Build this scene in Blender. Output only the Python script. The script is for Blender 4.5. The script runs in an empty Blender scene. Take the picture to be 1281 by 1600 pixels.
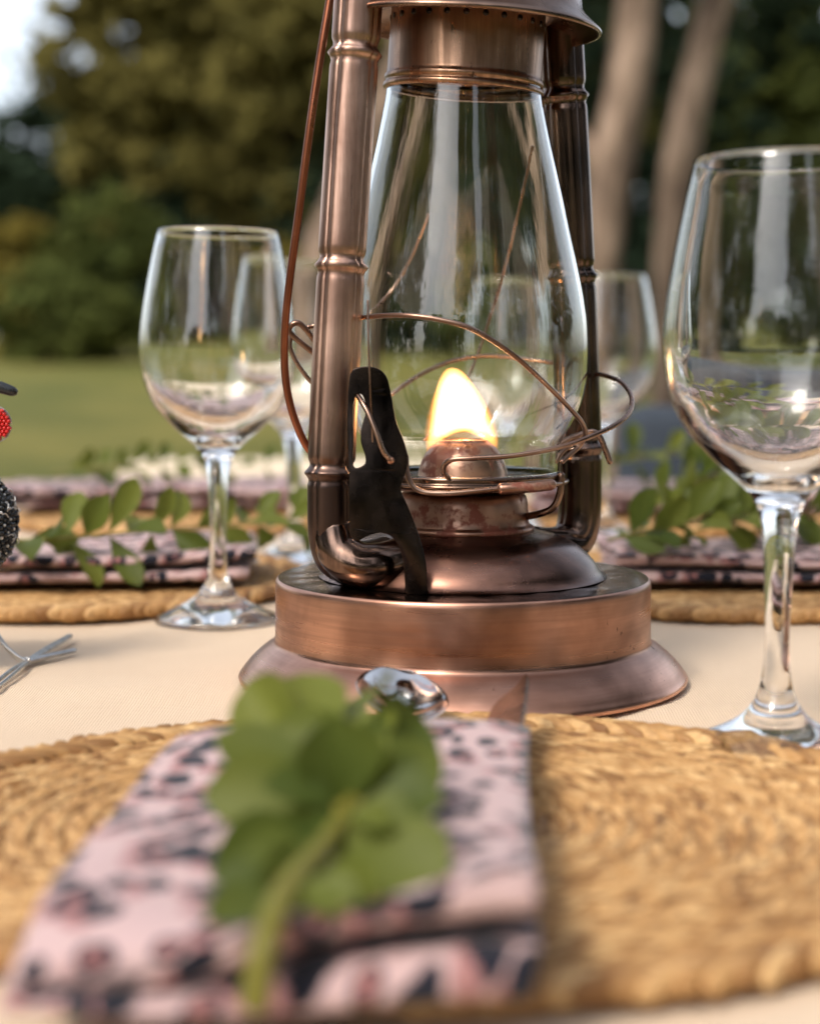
import bpy, bmesh, math, random
from mathutils import Vector, Matrix, Euler
from math import pi, sin, cos, radians

scene = bpy.context.scene
COL = scene.collection
TZ = 0.75                      # height of the table top above the lawn

# ------------------------------------------------------------------ camera
cam = bpy.data.cameras.new('camera')
cam.sensor_fit = 'HORIZONTAL'
cam.sensor_width = 24.0
cam.lens = 46.84
cam.clip_start = 0.02
cam.clip_end = 400.0
cam.dof.use_dof = True
cam.dof.focus_distance = 0.672
cam.dof.aperture_fstop = 4.6
cam.dof.aperture_blades = 0
camo = bpy.data.objects.new('camera', cam)
COL.objects.link(camo)
camo.location = (0, 0, TZ + 0.1395)
camo.rotation_euler = (radians(90 - 5.257), 0, 0)
scene.camera = camo

# ------------------------------------------------------------------ world, sun, exposure
SUN_EL, SUN_AZ = radians(48), radians(218)     # azimuth clockwise from +Y : sun behind-left of the camera
w = bpy.data.worlds.new('World')
scene.world = w
w.use_nodes = True
wn = w.node_tree
wn.nodes.clear()
sky = wn.nodes.new('ShaderNodeTexSky')
sky.sky_type = 'NISHITA'
sky.sun_disc = False
sky.sun_elevation = SUN_EL
sky.sun_rotation = SUN_AZ
sky.altitude = 100
sky.air_density = 1.0
sky.dust_density = 3.0
sky.ozone_density = 1.0
hs = wn.nodes.new('ShaderNodeHueSaturation')
hs.inputs['Saturation'].default_value = 0.45
bg = wn.nodes.new('ShaderNodeBackground')
bg.inputs['Strength'].default_value = 0.15
wo = wn.nodes.new('ShaderNodeOutputWorld')
wn.links.new(sky.outputs[0], hs.inputs['Color'])
wn.links.new(hs.outputs[0], bg.inputs['Color'])
wn.links.new(bg.outputs[0], wo.inputs['Surface'])

sl = bpy.data.lights.new('sun', 'SUN')
sl.energy = 1.0
sl.angle = radians(14)
sl.color = (1.0, 0.90, 0.78)
so = bpy.data.objects.new('sun', sl)
COL.objects.link(so)
sdir = Vector((sin(SUN_AZ) * cos(SUN_EL), cos(SUN_AZ) * cos(SUN_EL), sin(SUN_EL)))
so.rotation_euler = sdir.to_track_quat('Z', 'Y').to_euler()
so.location = sdir * 30

vs = scene.view_settings
vs.view_transform = 'Standard'
vs.look = 'None'
vs.gamma = 1.0
vs.use_curve_mapping = False
vs.exposure = 1.1

cy = scene.cycles
cy.use_denoising = True
cy.max_bounces = 14
cy.diffuse_bounces = 3
cy.glossy_bounces = 6
cy.transmission_bounces = 14
cy.transparent_max_bounces = 24
cy.volume_bounces = 0
cy.sample_clamp_indirect = 8.0
cy.blur_glossy = 0.3

# ------------------------------------------------------------------ material helpers
class NT:
    def __init__(self, name):
        self.m = bpy.data.materials.new(name)
        self.m.use_nodes = True
        self.t = self.m.node_tree
        self.p = self.t.nodes['Principled BSDF']
        self.out = self.t.nodes['Material Output']
        self._tc = None
    def n(self, typ, **kw):
        nd = self.t.nodes.new(typ)
        for k, v in kw.items():
            setattr(nd, k, v)
        return nd
    def l(self, a, b):
        self.t.links.new(a, b)
    def tc(self, which='Object'):
        if self._tc is None:
            self._tc = self.n('ShaderNodeTexCoord')
        return self._tc.outputs[which]
    def mapping(self, src, scale=(1, 1, 1), loc=(0, 0, 0), rot=(0, 0, 0)):
        m = self.n('ShaderNodeMapping')
        m.inputs['Scale'].default_value = scale
        m.inputs['Location'].default_value = loc
        m.inputs['Rotation'].default_value = rot
        self.l(src, m.inputs['Vector'])
        return m.outputs[0]
    def noise(self, vec, scale=5, detail=3, rough=0.55, dist=0.0, out='Fac'):
        nd = self.n('ShaderNodeTexNoise')
        nd.inputs['Scale'].default_value = scale
        nd.inputs['Detail'].default_value = detail
        nd.inputs['Roughness'].default_value = rough
        nd.inputs['Distortion'].default_value = dist
        if vec is not None:
            self.l(vec, nd.inputs['Vector'])
        return nd.outputs[out]
    def ramp(self, fac, stops, interp='LINEAR'):
        r = self.n('ShaderNodeValToRGB')
        r.color_ramp.interpolation = interp
        els = r.color_ramp.elements
        while len(els) < len(stops):
            els.new(0.5)
        for e, (p, c) in zip(els, stops):
            e.position = p
            e.color = (c, c, c, 1) if isinstance(c, (int, float)) else (*c, 1)
        self.l(fac, r.inputs['Fac'])
        return r.outputs['Color']
    def mix(self, fac, a, b, mode='MIX'):
        m = self.n('ShaderNodeMix', data_type='RGBA', blend_type=mode)
        for sock, v in ((m.inputs['Factor'], fac), (m.inputs['A'], a), (m.inputs['B'], b)):
            if hasattr(v, 'is_linked') or hasattr(v, 'links'):
                self.l(v, sock)
            elif isinstance(v, (int, float)):
                sock.default_value = v if sock.type == 'VALUE' else (v, v, v, 1)
            else:
                sock.default_value = (*v, 1)
        # pick the colour sockets
        return m.outputs['Result']
    def math(self, op, a, b=None, c=None, clamp=False):
        m = self.n('ShaderNodeMath', operation=op, use_clamp=clamp)
        for i, v in enumerate((a, b, c)):
            if v is None:
                continue
            if isinstance(v, (int, float)):
                m.inputs[i].default_value = v
            else:
                self.l(v, m.inputs[i])
        return m.outputs[0]
    def bump(self, h, strength=0.3, dist=0.001):
        b = self.n('ShaderNodeBump')
        b.inputs['Strength'].default_value = strength
        b.inputs['Distance'].default_value = dist
        self.l(h, b.inputs['Height'])
        self.l(b.outputs[0], self.p.inputs['Normal'])
    def set(self, **kw):
        names = {'color': 'Base Color', 'rough': 'Roughness', 'metal': 'Metallic', 'spec': 'Specular IOR Level',
                 'trans': 'Transmission Weight', 'ior': 'IOR', 'sheen': 'Sheen Weight', 'sub': 'Subsurface Weight'}
        for k, v in kw.items():
            s = self.p.inputs[names[k]]
            if hasattr(v, 'links'):
                self.l(v, s)
            elif isinstance(v, tuple):
                s.default_value = (*v, 1)
            else:
                s.default_value = v

# mix() with data_type RGBA has several sockets called A/B/Factor; choose the right ones explicitly
def _mix(self, fac, a, b, mode='MIX'):
    m = self.n('ShaderNodeMix', data_type='RGBA', blend_type=mode)
    fs = m.inputs[0]
    ca = [s for s in m.inputs if s.name == 'A' and s.type == 'RGBA'][0]
    cb = [s for s in m.inputs if s.name == 'B' and s.type == 'RGBA'][0]
    res = [s for s in m.outputs if s.type == 'RGBA'][0]
    for sock, v in ((fs, fac), (ca, a), (cb, b)):
        if hasattr(v, 'links'):
            self.l(v, sock)
        elif isinstance(v, (int, float)):
            sock.default_value = v if sock.type == 'VALUE' else (v, v, v, 1)
        else:
            sock.default_value = (*v, 1)
    return res
NT.mix = _mix

M = {}

def metal(name, dark, light, rough=(0.22, 0.42), streak=(10, 10, 300), patina=0.5, rust=0.0, dark_refl=None, tarnish=0.3):
    t = NT(name)
    st = t.noise(t.mapping(t.tc(), streak), 1.0, 4, 0.6)
    bl = t.noise(t.tc(), 26, 4, 0.6, 0.4)
    wear = t.noise(t.tc(), 11, 3, 0.5, 0.6)
    col = t.mix(t.ramp(bl, [(0.36, 0.0), (0.62, 1.0)]), dark, light)
    col = t.mix(t.math('MULTIPLY', t.ramp(st, [(0.35, 1.0), (0.6, 0.0)]), patina), col, tuple(c * 0.45 for c in dark))
    col = t.mix(t.math('MULTIPLY', t.ramp(wear, [(0.48, 0.0), (0.66, 1.0)]), tarnish), col, tuple(c * 0.38 for c in dark))
    if dark_refl is not None:            # dark reflections painted on the lower end of the tube, with an uneven edge
        sp_ = t.n('ShaderNodeSeparateXYZ'); t.l(t.tc(), sp_.inputs[0])
        k_ = t.math('ADD', sp_.outputs[2], t.math('MULTIPLY', t.math('SUBTRACT', t.noise(t.tc(), 45, 3), 0.5), 0.05))
        col = t.mix(t.ramp(t.math('DIVIDE', k_, dark_refl * 2), [(0.38, 1.0), (0.62, 0.0)]), col, (0.085, 0.055, 0.045))
    # small dark pits and stains
    pit = t.ramp(t.noise(t.mapping(t.tc(), (1, 1, .6)), 260, 3, 0.6), [(0.28, 1.0), (0.33, 0.0)])
    gate = t.ramp(t.noise(t.tc(), 20, 2), [(0.58, 0.0), (0.68, 1.0)])
    pits = t.math('MULTIPLY', pit, gate)
    col = t.mix(pits, col, (0.03, 0.018, 0.014))
    if rust:
        ru = t.ramp(t.noise(t.tc(), 95, 5, 0.65), [(0.50, 0.0), (0.58, rust)])
        col = t.mix(ru, col, (0.16, 0.035, 0.018))
        t.set(metal=t.math('SUBTRACT', 1.0, ru))
        rr = t.mix(ru, t.ramp(st, [(0.3, rough[1]), (0.7, rough[0])]), 0.75)
    else:
        t.set(metal=1.0)
        rr = t.ramp(st, [(0.3, rough[1]), (0.7, rough[0])])
    rr = t.mix(pits, rr, 0.7)
    t.set(color=col, rough=rr)
    t.bump(st, 0.12, 0.0004)
    M[name] = t.m
    return t.m

metal('copper_brushed', (0.42, 0.212, 0.142), (0.66, 0.365, 0.255), (0.24, 0.38), (9, 9, 260), 0.35, 0.0, None, 0.9)
metal('copper_post', (0.42, 0.245, 0.178), (0.72, 0.46, 0.345), (0.26, 0.40), (420, 420, 9), 0.5, 0.0, 0.115)
metal('tank_metal', (0.10, 0.054, 0.040), (0.25, 0.130, 0.092), (0.22, 0.36), (30, 30, 90), 0.5)
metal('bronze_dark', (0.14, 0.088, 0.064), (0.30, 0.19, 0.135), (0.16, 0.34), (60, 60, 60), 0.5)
metal('post_dark', (0.095, 0.068, 0.056), (0.230, 0.145, 0.108), (0.10, 0.26), (420, 420, 9), 0.5)  # dark tree reflections on right tube and elbow put into the base colour
metal('bronze_plate', (0.14, 0.095, 0.075), (0.30, 0.20, 0.15), (0.12, 0.26), (120, 10, 60), 0.5)
metal('bronze_collar', (0.26, 0.15, 0.095), (0.46, 0.27, 0.17), (0.22, 0.42), (260, 260, 10), 0.5)
metal('burner_metal', (0.30, 0.16, 0.11), (0.48, 0.30, 0.22), (0.25, 0.45), (60, 60, 60), 0.3, 0.9)
metal('wire_metal', (0.24, 0.14, 0.10), (0.40, 0.27, 0.20), (0.22, 0.36), (90, 90, 90), 0.35)
metal('bail_metal', (0.26, 0.085, 0.045), (0.42, 0.15, 0.08), (0.25, 0.4), (90, 90, 40), 0.4)
metal('galvanised_wire', (0.42, 0.41, 0.40), (0.60, 0.59, 0.57), (0.25, 0.42), (200, 200, 200), 0.4)

t = NT('blackened_steel')
t.set(color=t.ramp(t.noise(t.tc(), 60, 4), [(0.3, (0.011, 0.009, 0.008)), (0.75, (0.062, 0.045, 0.037))]), metal=1.0, rough=t.ramp(t.noise(t.tc(), 90, 3), [(0.3, 0.16), (0.7, 0.34)]))
M['blackened_steel'] = t.m
t = NT('polished_steel')
t.set(color=(0.72, 0.70, 0.68), metal=1.0, rough=0.07)
M['polished_steel'] = t.m

t = NT('wine_glass_crystal')
t.set(color=(0.985, 0.99, 0.985), trans=1.0, rough=0.0, ior=1.50, spec=0.5)
M['crystal'] = t.m

t = NT('chimney_glass')
t.set(color=(0.975, 0.985, 0.972), trans=1.0, rough=0.0, ior=1.47)
t.bump(t.noise(t.mapping(t.tc(), (150, 150, 6)), 1.0, 3, 0.5), 0.07, 0.0005)
M['chimney_glass'] = t.m

t = NT('tablecloth_linen')
wv1 = t.n('ShaderNodeTexWave', wave_type='BANDS', bands_direction='X'); wv1.inputs['Scale'].default_value = 260
wv1.inputs['Distortion'].default_value = 1.5
wv2 = t.n('ShaderNodeTexWave', wave_type='BANDS', bands_direction='Y'); wv2.inputs['Scale'].default_value = 260
wv2.inputs['Distortion'].default_value = 1.5
t.l(t.tc(), wv1.inputs['Vector']); t.l(t.tc(), wv2.inputs['Vector'])
weave = t.math('ADD', wv1.outputs['Fac'], wv2.outputs['Fac'])
big = t.noise(t.tc(), 9, 3)
col = t.mix(t.ramp(big, [(0.3, 0.0), (0.7, 1.0)]), (0.60, 0.455, 0.315), (0.66, 0.51, 0.36))
col = t.mix(t.math('MULTIPLY', weave, 0.10), col, (0.55, 0.42, 0.30))
t.set(color=col, rough=0.92, spec=0.2, sheen=0.15)
t.bump(weave, 0.35, 0.0005)
M['linen'] = t.m

def leopard(name):
    t = NT(name)
    uv = t.tc('UV')
    wob = t.noise(t.mapping(uv, (1, 1, 1)), 60, 2, 0.5, 0, 'Color')
    vm = t.n('ShaderNodeVectorMath', operation='MULTIPLY_ADD')
    t.l(wob, vm.inputs[0]); vm.inputs[1].default_value = (0.014, 0.014, 0); t.l(uv, vm.inputs[2])
    def cells(vec):
        vo = t.n('ShaderNodeTexVoronoi', feature='F1', voronoi_dimensions='2D')
        vo.inputs['Scale'].default_value = 86
        vo.inputs['Randomness'].default_value = 0.8
        t.l(vec, vo.inputs['Vector'])
        sp_ = t.n('ShaderNodeSeparateColor'); t.l(vo.outputs['Color'], sp_.inputs[0])
        return vo.outputs['Distance'], sp_.outputs[0], sp_.outputs[1]
    d, r1_, r2_ = cells(t.mapping(vm.outputs[0], (1.0, 0.82, 1)))
    big_ = t.math('MULTIPLY_ADD', r2_, 0.16, 0.27)                       # spot size differs from cell to cell
    dark_ = t.math('MULTIPLY_ADD', t.math('SUBTRACT', big_, d), 22.0, 0.5, clamp=True)
    dark_ = t.math('MULTIPLY', dark_, t.ramp(r1_, [(0.08, 0.0), (0.10, 1.0)]))
    open_ = t.math('MULTIPLY', t.ramp(d, [(0.14, 1.0), (0.19, 0.0)]), t.ramp(r1_, [(0.60, 0.0), (0.62, 1.0)]))   # some are rosettes
    d2, q1_, q2_ = cells(t.mapping(vm.outputs[0], (1.0, 0.82, 1), (0.0034, 0.0026, 0)))
    rose_ = t.math('MULTIPLY', t.ramp(d2, [(0.30, 1.0), (0.38, 0.0)]), t.ramp(q2_, [(0.30, 0.0), (0.34, 1.0)]))
    base = t.mix(t.noise(uv, 14, 2), (0.44, 0.300, 0.295), (0.56, 0.405, 0.390))
    c = t.mix(t.math('MULTIPLY', rose_, 0.8), base, (0.30, 0.125, 0.120))
    c = t.mix(dark_, c, (0.013, 0.014, 0.023))
    c = t.mix(t.math('MULTIPLY', open_, 0.9), c, (0.33, 0.145, 0.135))
    t.set(color=c, rough=0.9, spec=0.15, sheen=0.2)
    fine = t.noise(t.mapping(uv, (1, 1, 1)), 900, 2)
    t.bump(fine, 0.2, 0.0004)
    M[name] = t.m
leopard('leopard_cloth')

t = NT('braided_grass')
at_ = t.n('ShaderNodeAttribute', attribute_name='tone')
fib = t.noise(t.mapping(t.tc(), (300, 300, 300)), 1.0, 4, 0.6)
c = t.ramp(at_.outputs['Fac'], [(0.0, (0.20, 0.095, 0.032)), (0.5, (0.47, 0.265, 0.100)), (1.0, (0.66, 0.43, 0.195))])
c = t.mix(t.math('MULTIPLY', t.ramp(fib, [(0.35, 1.0), (0.6, 0.0)]), 0.45), c, (0.26, 0.12, 0.04))
t.set(color=c, rough=0.62, spec=0.35)
t.bump(fib, 0.5, 0.0006)
M['braid'] = t.m

def leafmat(name, a, b, trans=0.3, scale=40, rough=0.42, spec=0.35):
    t = NT(name)
    oi = t.n('ShaderNodeObjectInfo')
    no = t.noise(t.tc(), scale, 3)
    k = t.math('ADD', t.math('MULTIPLY', no, 0.45), t.math('MULTIPLY', oi.outputs['Random'], 0.7), clamp=True) if scale > 5 else t.math('ADD', t.math('MULTIPLY', no, 0.7), t.math('MULTIPLY', oi.outputs['Random'], 0.4), clamp=True)
    c = t.mix(k, a, b)
    t.set(color=c, rough=rough, spec=spec)
    tl = t.n('ShaderNodeBsdfTranslucent')
    t.l(t.mix(0.5, c, tuple(min(1, x * 2.2) for x in b), 'MIX'), tl.inputs['Color'])
    mx = t.n('ShaderNodeMixShader'); mx.inputs[0].default_value = trans
    t.l(t.p.outputs[0], mx.inputs[1]); t.l(tl.outputs[0], mx.inputs[2]); t.l(mx.outputs[0], t.out.inputs['Surface'])
    M[name] = t.m
leafmat('sprig_leaf', (0.028, 0.055, 0.009), (0.155, 0.175, 0.028), 0.28, 40, 0.5, 0.2)
leafmat('sprig_stem', (0.15, 0.145, 0.020), (0.24, 0.20, 0.035), 0.1)
leafmat('crown_olive', (0.040, 0.040, 0.011), (0.150, 0.124, 0.033), 0.22, 0.55, 0.85, 0.08)
leafmat('crown_green', (0.030, 0.050, 0.014), (0.125, 0.130, 0.030), 0.22, 0.8, 0.85, 0.08)
leafmat('crown_dark', (0.007, 0.017, 0.012), (0.030, 0.044, 0.020), 0.15, 0.7, 0.85, 0.08)
leafmat('crown_yellow', (0.09, 0.08, 0.015), (0.22, 0.165, 0.035), 0.25, 0.8, 0.85, 0.08)

t = NT('pale_bark')
b1 = t.noise(t.mapping(t.tc(), (7, 7, 2.4)), 1.0, 4)
t.set(color=t.ramp(b1, [(0.35, (0.07, 0.048, 0.036)), (0.5, (0.20, 0.14, 0.10)), (0.68, (0.36, 0.26, 0.19))]), rough=0.85, spec=0.2)
t.bump(b1, 0.6, 0.03)
M['bark'] = t.m

t = NT('dark_bark')
b1 = t.noise(t.mapping(t.tc(), (5, 5, 1.6)), 1.0, 4)
t.set(color=t.ramp(b1, [(0.3, (0.025, 0.018, 0.013)), (0.7, (0.075, 0.052, 0.036))]), rough=0.9, spec=0.1)
t.bump(b1, 0.6, 0.03)
M['bark_dark'] = t.m

t = NT('lawn_grass')
g1 = t.noise(t.tc(), 0.55, 5, 0.65); g2 = t.noise(t.tc(), 9, 3)
c = t.ramp(g1, [(0.38, (0.062, 0.082, 0.016)), (0.62, (0.190, 0.168, 0.040))])
c = t.mix(t.math('MULTIPLY', g2, 0.5), c, (0.135, 0.122, 0.028))
t.set(color=c, rough=0.85, spec=0.2)
t.bump(g2, 0.8, 0.05)
M['lawn'] = t.m

def plain(name, color, rough=0.7, var=0.25, scale=30, **kw):
    t = NT(name)
    nz = t.noise(t.tc(), scale, 3)
    t.set(color=t.mix(nz, tuple(c * (1 - var) for c in color), tuple(min(1, c * (1 + var)) for c in color)), rough=rough, **kw)
    t.bump(t.noise(t.tc(), scale * 15, 2), 0.15, 0.001)
    M[name] = t.m
plain('cushion_cream', (0.66, 0.56, 0.42), 0.9, 0.08)
plain('cushion_slate', (0.030, 0.040, 0.055), 0.9, 0.25, 12)
plain('chair_wood', (0.16, 0.09, 0.05), 0.5)
plain('table_wood', (0.22, 0.13, 0.07), 0.55)
plain('bead_black', (0.012, 0.014, 0.016), 0.22, 0.3, 200)
plain('bead_white', (0.70, 0.70, 0.68), 0.25, 0.1, 200)
plain('bead_red', (0.55, 0.015, 0.012), 0.18, 0.2, 200)
plain('wick_cotton', (0.05, 0.04, 0.035), 0.9)

# flame: glowing gas, an emission-only volume that thins out over the burner slot
t = NT('flame_gas')
t.t.nodes.remove(t.p)
sx = t.n('ShaderNodeSeparateXYZ'); t.l(t.tc(), sx.inputs[0])
X, Y, Z = sx.outputs
hz = t.math('DIVIDE', Z, 0.0340, clamp=True)
wz = t.math('MULTIPLY_ADD', t.math('POWER', t.math('SUBTRACT', 1.0, hz), 0.40), 0.0162, 0.0004)
cxz = t.math('MULTIPLY_ADD', t.math('POWER', hz, 1.6), -0.0044, -0.0004)
qx = t.math('DIVIDE', t.math('SUBTRACT', X, cxz), wz)
qy = t.math('DIVIDE', Y, t.math('MULTIPLY', wz, 0.48))
rho = t.math('ADD', t.math('MULTIPLY', qx, qx), t.math('MULTIPLY', qy, qy))
fall = t.math('SUBTRACT', 1.0, rho, clamp=True)
hx = t.math('DIVIDE', X, 0.0112)
rise = t.math('SUBTRACT', t.math('DIVIDE', Z, 0.0060), t.math('SUBTRACT', 1.0, t.math('MULTIPLY', hx, hx)))
dens = t.math('MULTIPLY_ADD', rise, 0.8, 0.10, clamp=True)
topf = t.math('MULTIPLY_ADD', t.math('POWER', hz, 3.0), -0.85, 1.0)
dens = t.math('MULTIPLY', t.math('MULTIPLY', dens, topf), t.math('MULTIPLY_ADD', t.math('POWER', fall, 1.3), 0.98, 0.02))
em = t.n('ShaderNodeEmission')
t.l(t.mix(t.math('MULTIPLY', dens, 2.0, clamp=True), (1.0, 0.27, 0.04), (1.0, 0.60, 0.25)), em.inputs['Color'])
t.l(t.math('MULTIPLY_ADD', dens, 1500.0, 10.0), em.inputs['Strength'])
t.l(em.outputs[0], t.out.inputs['Volume'])
M['flame'] = t.m

# ------------------------------------------------------------------ mesh helpers
def link(name, bm_or_me, mat, parent=None, smooth=True, loc=None, rot=None):
    if isinstance(bm_or_me, bmesh.types.BMesh):
        me = bpy.data.meshes.new(name)
        bmesh.ops.recalc_face_normals(bm_or_me, faces=bm_or_me.faces)
        bm_or_me.to_mesh(me)
        bm_or_me.free()
    else:
        me = bm_or_me
    if mat and not me.materials:
        me.materials.append(M[mat])
    if smooth:
        me.polygons.foreach_set('use_smooth', [True] * len(me.polygons))
    o = bpy.data.objects.new(name, me)
    COL.objects.link(o)
    if parent:
        o.parent = parent
    if loc:
        o.location = loc
    if rot:
        o.rotation_euler = rot
    return o

def thing(name, label, cat, loc=(0, 0, 0), rot=(0, 0, 0), group=None):
    o = bpy.data.objects.new(name, None)
    o.empty_display_size = 0.02
    COL.objects.link(o)
    o.location = loc
    o.rotation_euler = rot
    o['label'] = label
    o['category'] = cat
    if group:
        o['group'] = group
    return o

def structure(o):
    o['kind'] = 'structure'
    return o

def stuff(o):
    o['kind'] = 'stuff'
    return o

def lathe(prof, seg=96, wob=0.0, seed=0, bm=None):
    """prof: list of (r, z); r == 0 closes on the axis"""
    bm = bm or bmesh.new()
    rnd = random.Random(seed)
    ph = [rnd.uniform(0, 6.28) for _ in range(4)]
    rings = []
    for r, z in prof:
        if r <= 1e-7:
            rings.append([bm.verts.new((0, 0, z))])
        else:
            ring = []
            for k in range(seg):
                a = 2 * pi * k / seg
                rr = r * (1 + wob * (sin(2 * a + ph[0]) + .6 * sin(3 * a + ph[1]) + .4 * sin(5 * a + ph[2])))
                ring.append(bm.verts.new((rr * cos(a), rr * sin(a), z)))
            rings.append(ring)
    for A, B in zip(rings, rings[1:]):
        if len(A) == 1 and len(B) == 1:
            continue
        for k in range(seg):
            k2 = (k + 1) % seg
            if len(A) == 1:
                bm.faces.new((A[0], B[k], B[k2]))
            elif len(B) == 1:
                bm.faces.new((A[k], A[k2], B[0]))
            else:
                bm.faces.new((A[k], A[k2], B[k2], B[k]))
    return bm

def spline(pts, per=8):
    P = [Vector(p) for p in pts]
    if len(P) < 3:
        return P
    out = []
    for i in range(len(P) - 1):
        p0 = P[i - 1] if i else 2 * P[0] - P[1]
        p1, p2 = P[i], P[i + 1]
        p3 = P[i + 2] if i + 2 < len(P) else 2 * P[-1] - P[-2]
        for k in range(per):
            u = k / per
            out.append(0.5 * ((2 * p1) + (p2 - p0) * u + (2 * p0 - 5 * p1 + 4 * p2 - p3) * u * u + (3 * p1 - p0 - 3 * p2 + p3) * u ** 3))
    out.append(P[-1])
    return out

def sweep(path, prof, ref=Vector((0, 0, 1)), scale=lambda s: (1, 1), bm=None, cap=True):
    """sweep closed 2D profile [(u,v)] along path; u lies along ref projected off the tangent"""
    bm = bm or bmesh.new()
    rings = []
    s = 0.0
    prev = None
    for i, p in enumerate(path):
        if i:
            s += (path[i] - path[i - 1]).length
        tg = (path[min(i + 1, len(path) - 1)] - path[max(i - 1, 0)]).normalized()
        u = ref - tg * ref.dot(tg)
        if u.length < 1e-4:
            u = prev.copy() if prev else Vector((1, 0, 0))
        u.normalize()
        if prev is not None and ref is None:
            pass
        prev = u
        v = tg.cross(u)
        a, b = scale(s)
        rings.append([bm.verts.new(p + u * (x * a) + v * (y * b)) for x, y in prof])
    n = len(prof)
    for A, B in zip(rings, rings[1:]):
        for k in range(n):
            bm.faces.new((A[k], A[(k + 1) % n], B[(k + 1) % n], B[k]))
    if cap:
        bm.faces.new(rings[0][::-1])
        bm.faces.new(rings[-1])
    return bm

def circ(r, n=10):
    return [(r * cos(2 * pi * k / n), r * sin(2 * pi * k / n)) for k in range(n)]

def tube(pts, r, n=10, per=8, bm=None, smooth=True, taper=None):
    """round wire with a parallel-transported frame; ends rounded"""
    path = spline(pts, per) if smooth else [Vector(p) for p in pts]
    bm = bm or bmesh.new()
    rings = []
    tg0 = (path[1] - path[0]).normalized()
    u = tg0.orthogonal().normalized()
    N = len(path)
    extra = [(0, -0.7, 0.45), (0, -0.35, 0.85)], [(N - 1, 0.35, 0.85), (N - 1, 0.7, 0.45)]
    seq = extra[0] + [(i, 0, 1.0) for i in range(N)] + extra[1]
    for i, off, k in seq:
        tg = (path[min(i + 1, N - 1)] - path[max(i - 1, 0)]).normalized()
        u = (u - tg * u.dot(tg)).normalized()
        v = tg.cross(u)
        rr = r * k * (taper(i / (N - 1)) if taper else 1.0)
        c = path[i] + tg * (off * r)
        rings.append([bm.verts.new(c + u * (rr * cos(2 * pi * j / n)) + v * (rr * sin(2 * pi * j / n))) for j in range(n)])
    for A, B in zip(rings, rings[1:]):
        for k in range(n):
            bm.faces.new((A[k], A[(k + 1) % n], B[(k + 1) % n], B[k]))
    bm.faces.new(rings[0][::-1])
    bm.faces.new(rings[-1])
    return bm

def box(bm, size, loc=(0, 0, 0), rot=None, bevel=0.0, seg=2):
    r = bmesh.ops.create_cube(bm, size=1.0)
    vs_ = r['verts']
    bmesh.ops.scale(bm, vec=size, verts=vs_)
    if bevel:
        es = list({e for v in vs_ for e in v.link_edges})
        g = bmesh.ops.bevel(bm, geom=es, offset=bevel, segments=seg, profile=0.5, affect='EDGES')
        vs_ = list({v for f in g['faces'] for v in f.verts} | {v for v in vs_ if v.is_valid})
    if rot:
        bmesh.ops.rotate(bm, cent=(0, 0, 0), matrix=Euler(rot).to_matrix(), verts=vs_)
    bmesh.ops.translate(bm, vec=loc, verts=vs_)
    return bm

def plate_mesh(name, outline, holes, thick):
    """flat sheet in the XZ plane with holes, given a thickness along Y"""
    cu = bpy.data.curves.new(name, 'CURVE')
    cu.dimensions = '2D'
    cu.fill_mode = 'BOTH'
    cu.extrude = thick / 2
    cu.bevel_depth = 0.0004
    for pts in [outline] + holes:
        sp = cu.splines.new('POLY')
        sp.points.add(len(pts) - 1)
        for p, (x, z) in zip(sp.points, pts):
            p.co = (x, z, 0, 1)
        sp.use_cyclic_u = True
    tmp = bpy.data.objects.new(name, cu)
    COL.objects.link(tmp)
    dg = bpy.context.evaluated_depsgraph_get()
    me = bpy.data.meshes.new_from_object(tmp.evaluated_get(dg))
    bpy.data.objects.remove(tmp)
    me.transform(Matrix.Rotation(pi / 2, 4, 'X'))
    return me

def smooth2d(pts, per=5):
    P = [Vector((p[0], p[1], 0)) for p in pts]
    n = len(P)
    out = []
    for i in range(n):
        p0, p1, p2, p3 = P[i - 1], P[i], P[(i + 1) % n], P[(i + 2) % n]
        for k in range(per):
            u = k / per
            q = 0.5 * ((2 * p1) + (p2 - p0) * u + (2 * p0 - 5 * p1 + 4 * p2 - p3) * u * u + (3 * p1 - p0 - 3 * p2 + p3) * u ** 3)
            out.append((q.x, q.y))
    return out

def copy_tree(o, parent=None):
    c = o.copy()
    COL.objects.link(c)
    c.parent = parent
    for ch in list(o.children):
        copy_tree(ch, c)
    return c

# ------------------------------------------------------------------ ground
def ground_z(x, y):
    d = max(0.0, math.hypot(x, y) - 3.5)
    up = max(0.0, y / (abs(y) + 0.5 * abs(x) + 1e-3))
    z = 0.05 * d * up if d < 34 else 0.05 * 34 * up
    return z + 0.02 * sin(0.9 * x + 0.4 * y) * min(1, d / 3)

bm = bmesh.new()
N = 110
def gmap(i):
    u = i / N * 2 - 1
    return 150 * (0.15 * u + 0.85 * u ** 3)
grid = [[bm.verts.new((gmap(i), gmap(j), ground_z(gmap(i), gmap(j)))) for j in range(N + 1)] for i in range(N + 1)]
for i in range(N):
    for j in range(N):
        bm.faces.new((grid[i][j], grid[i + 1][j], grid[i + 1][j + 1], grid[i][j + 1]))
structure(link('lawn', bm, 'lawn'))

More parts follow.
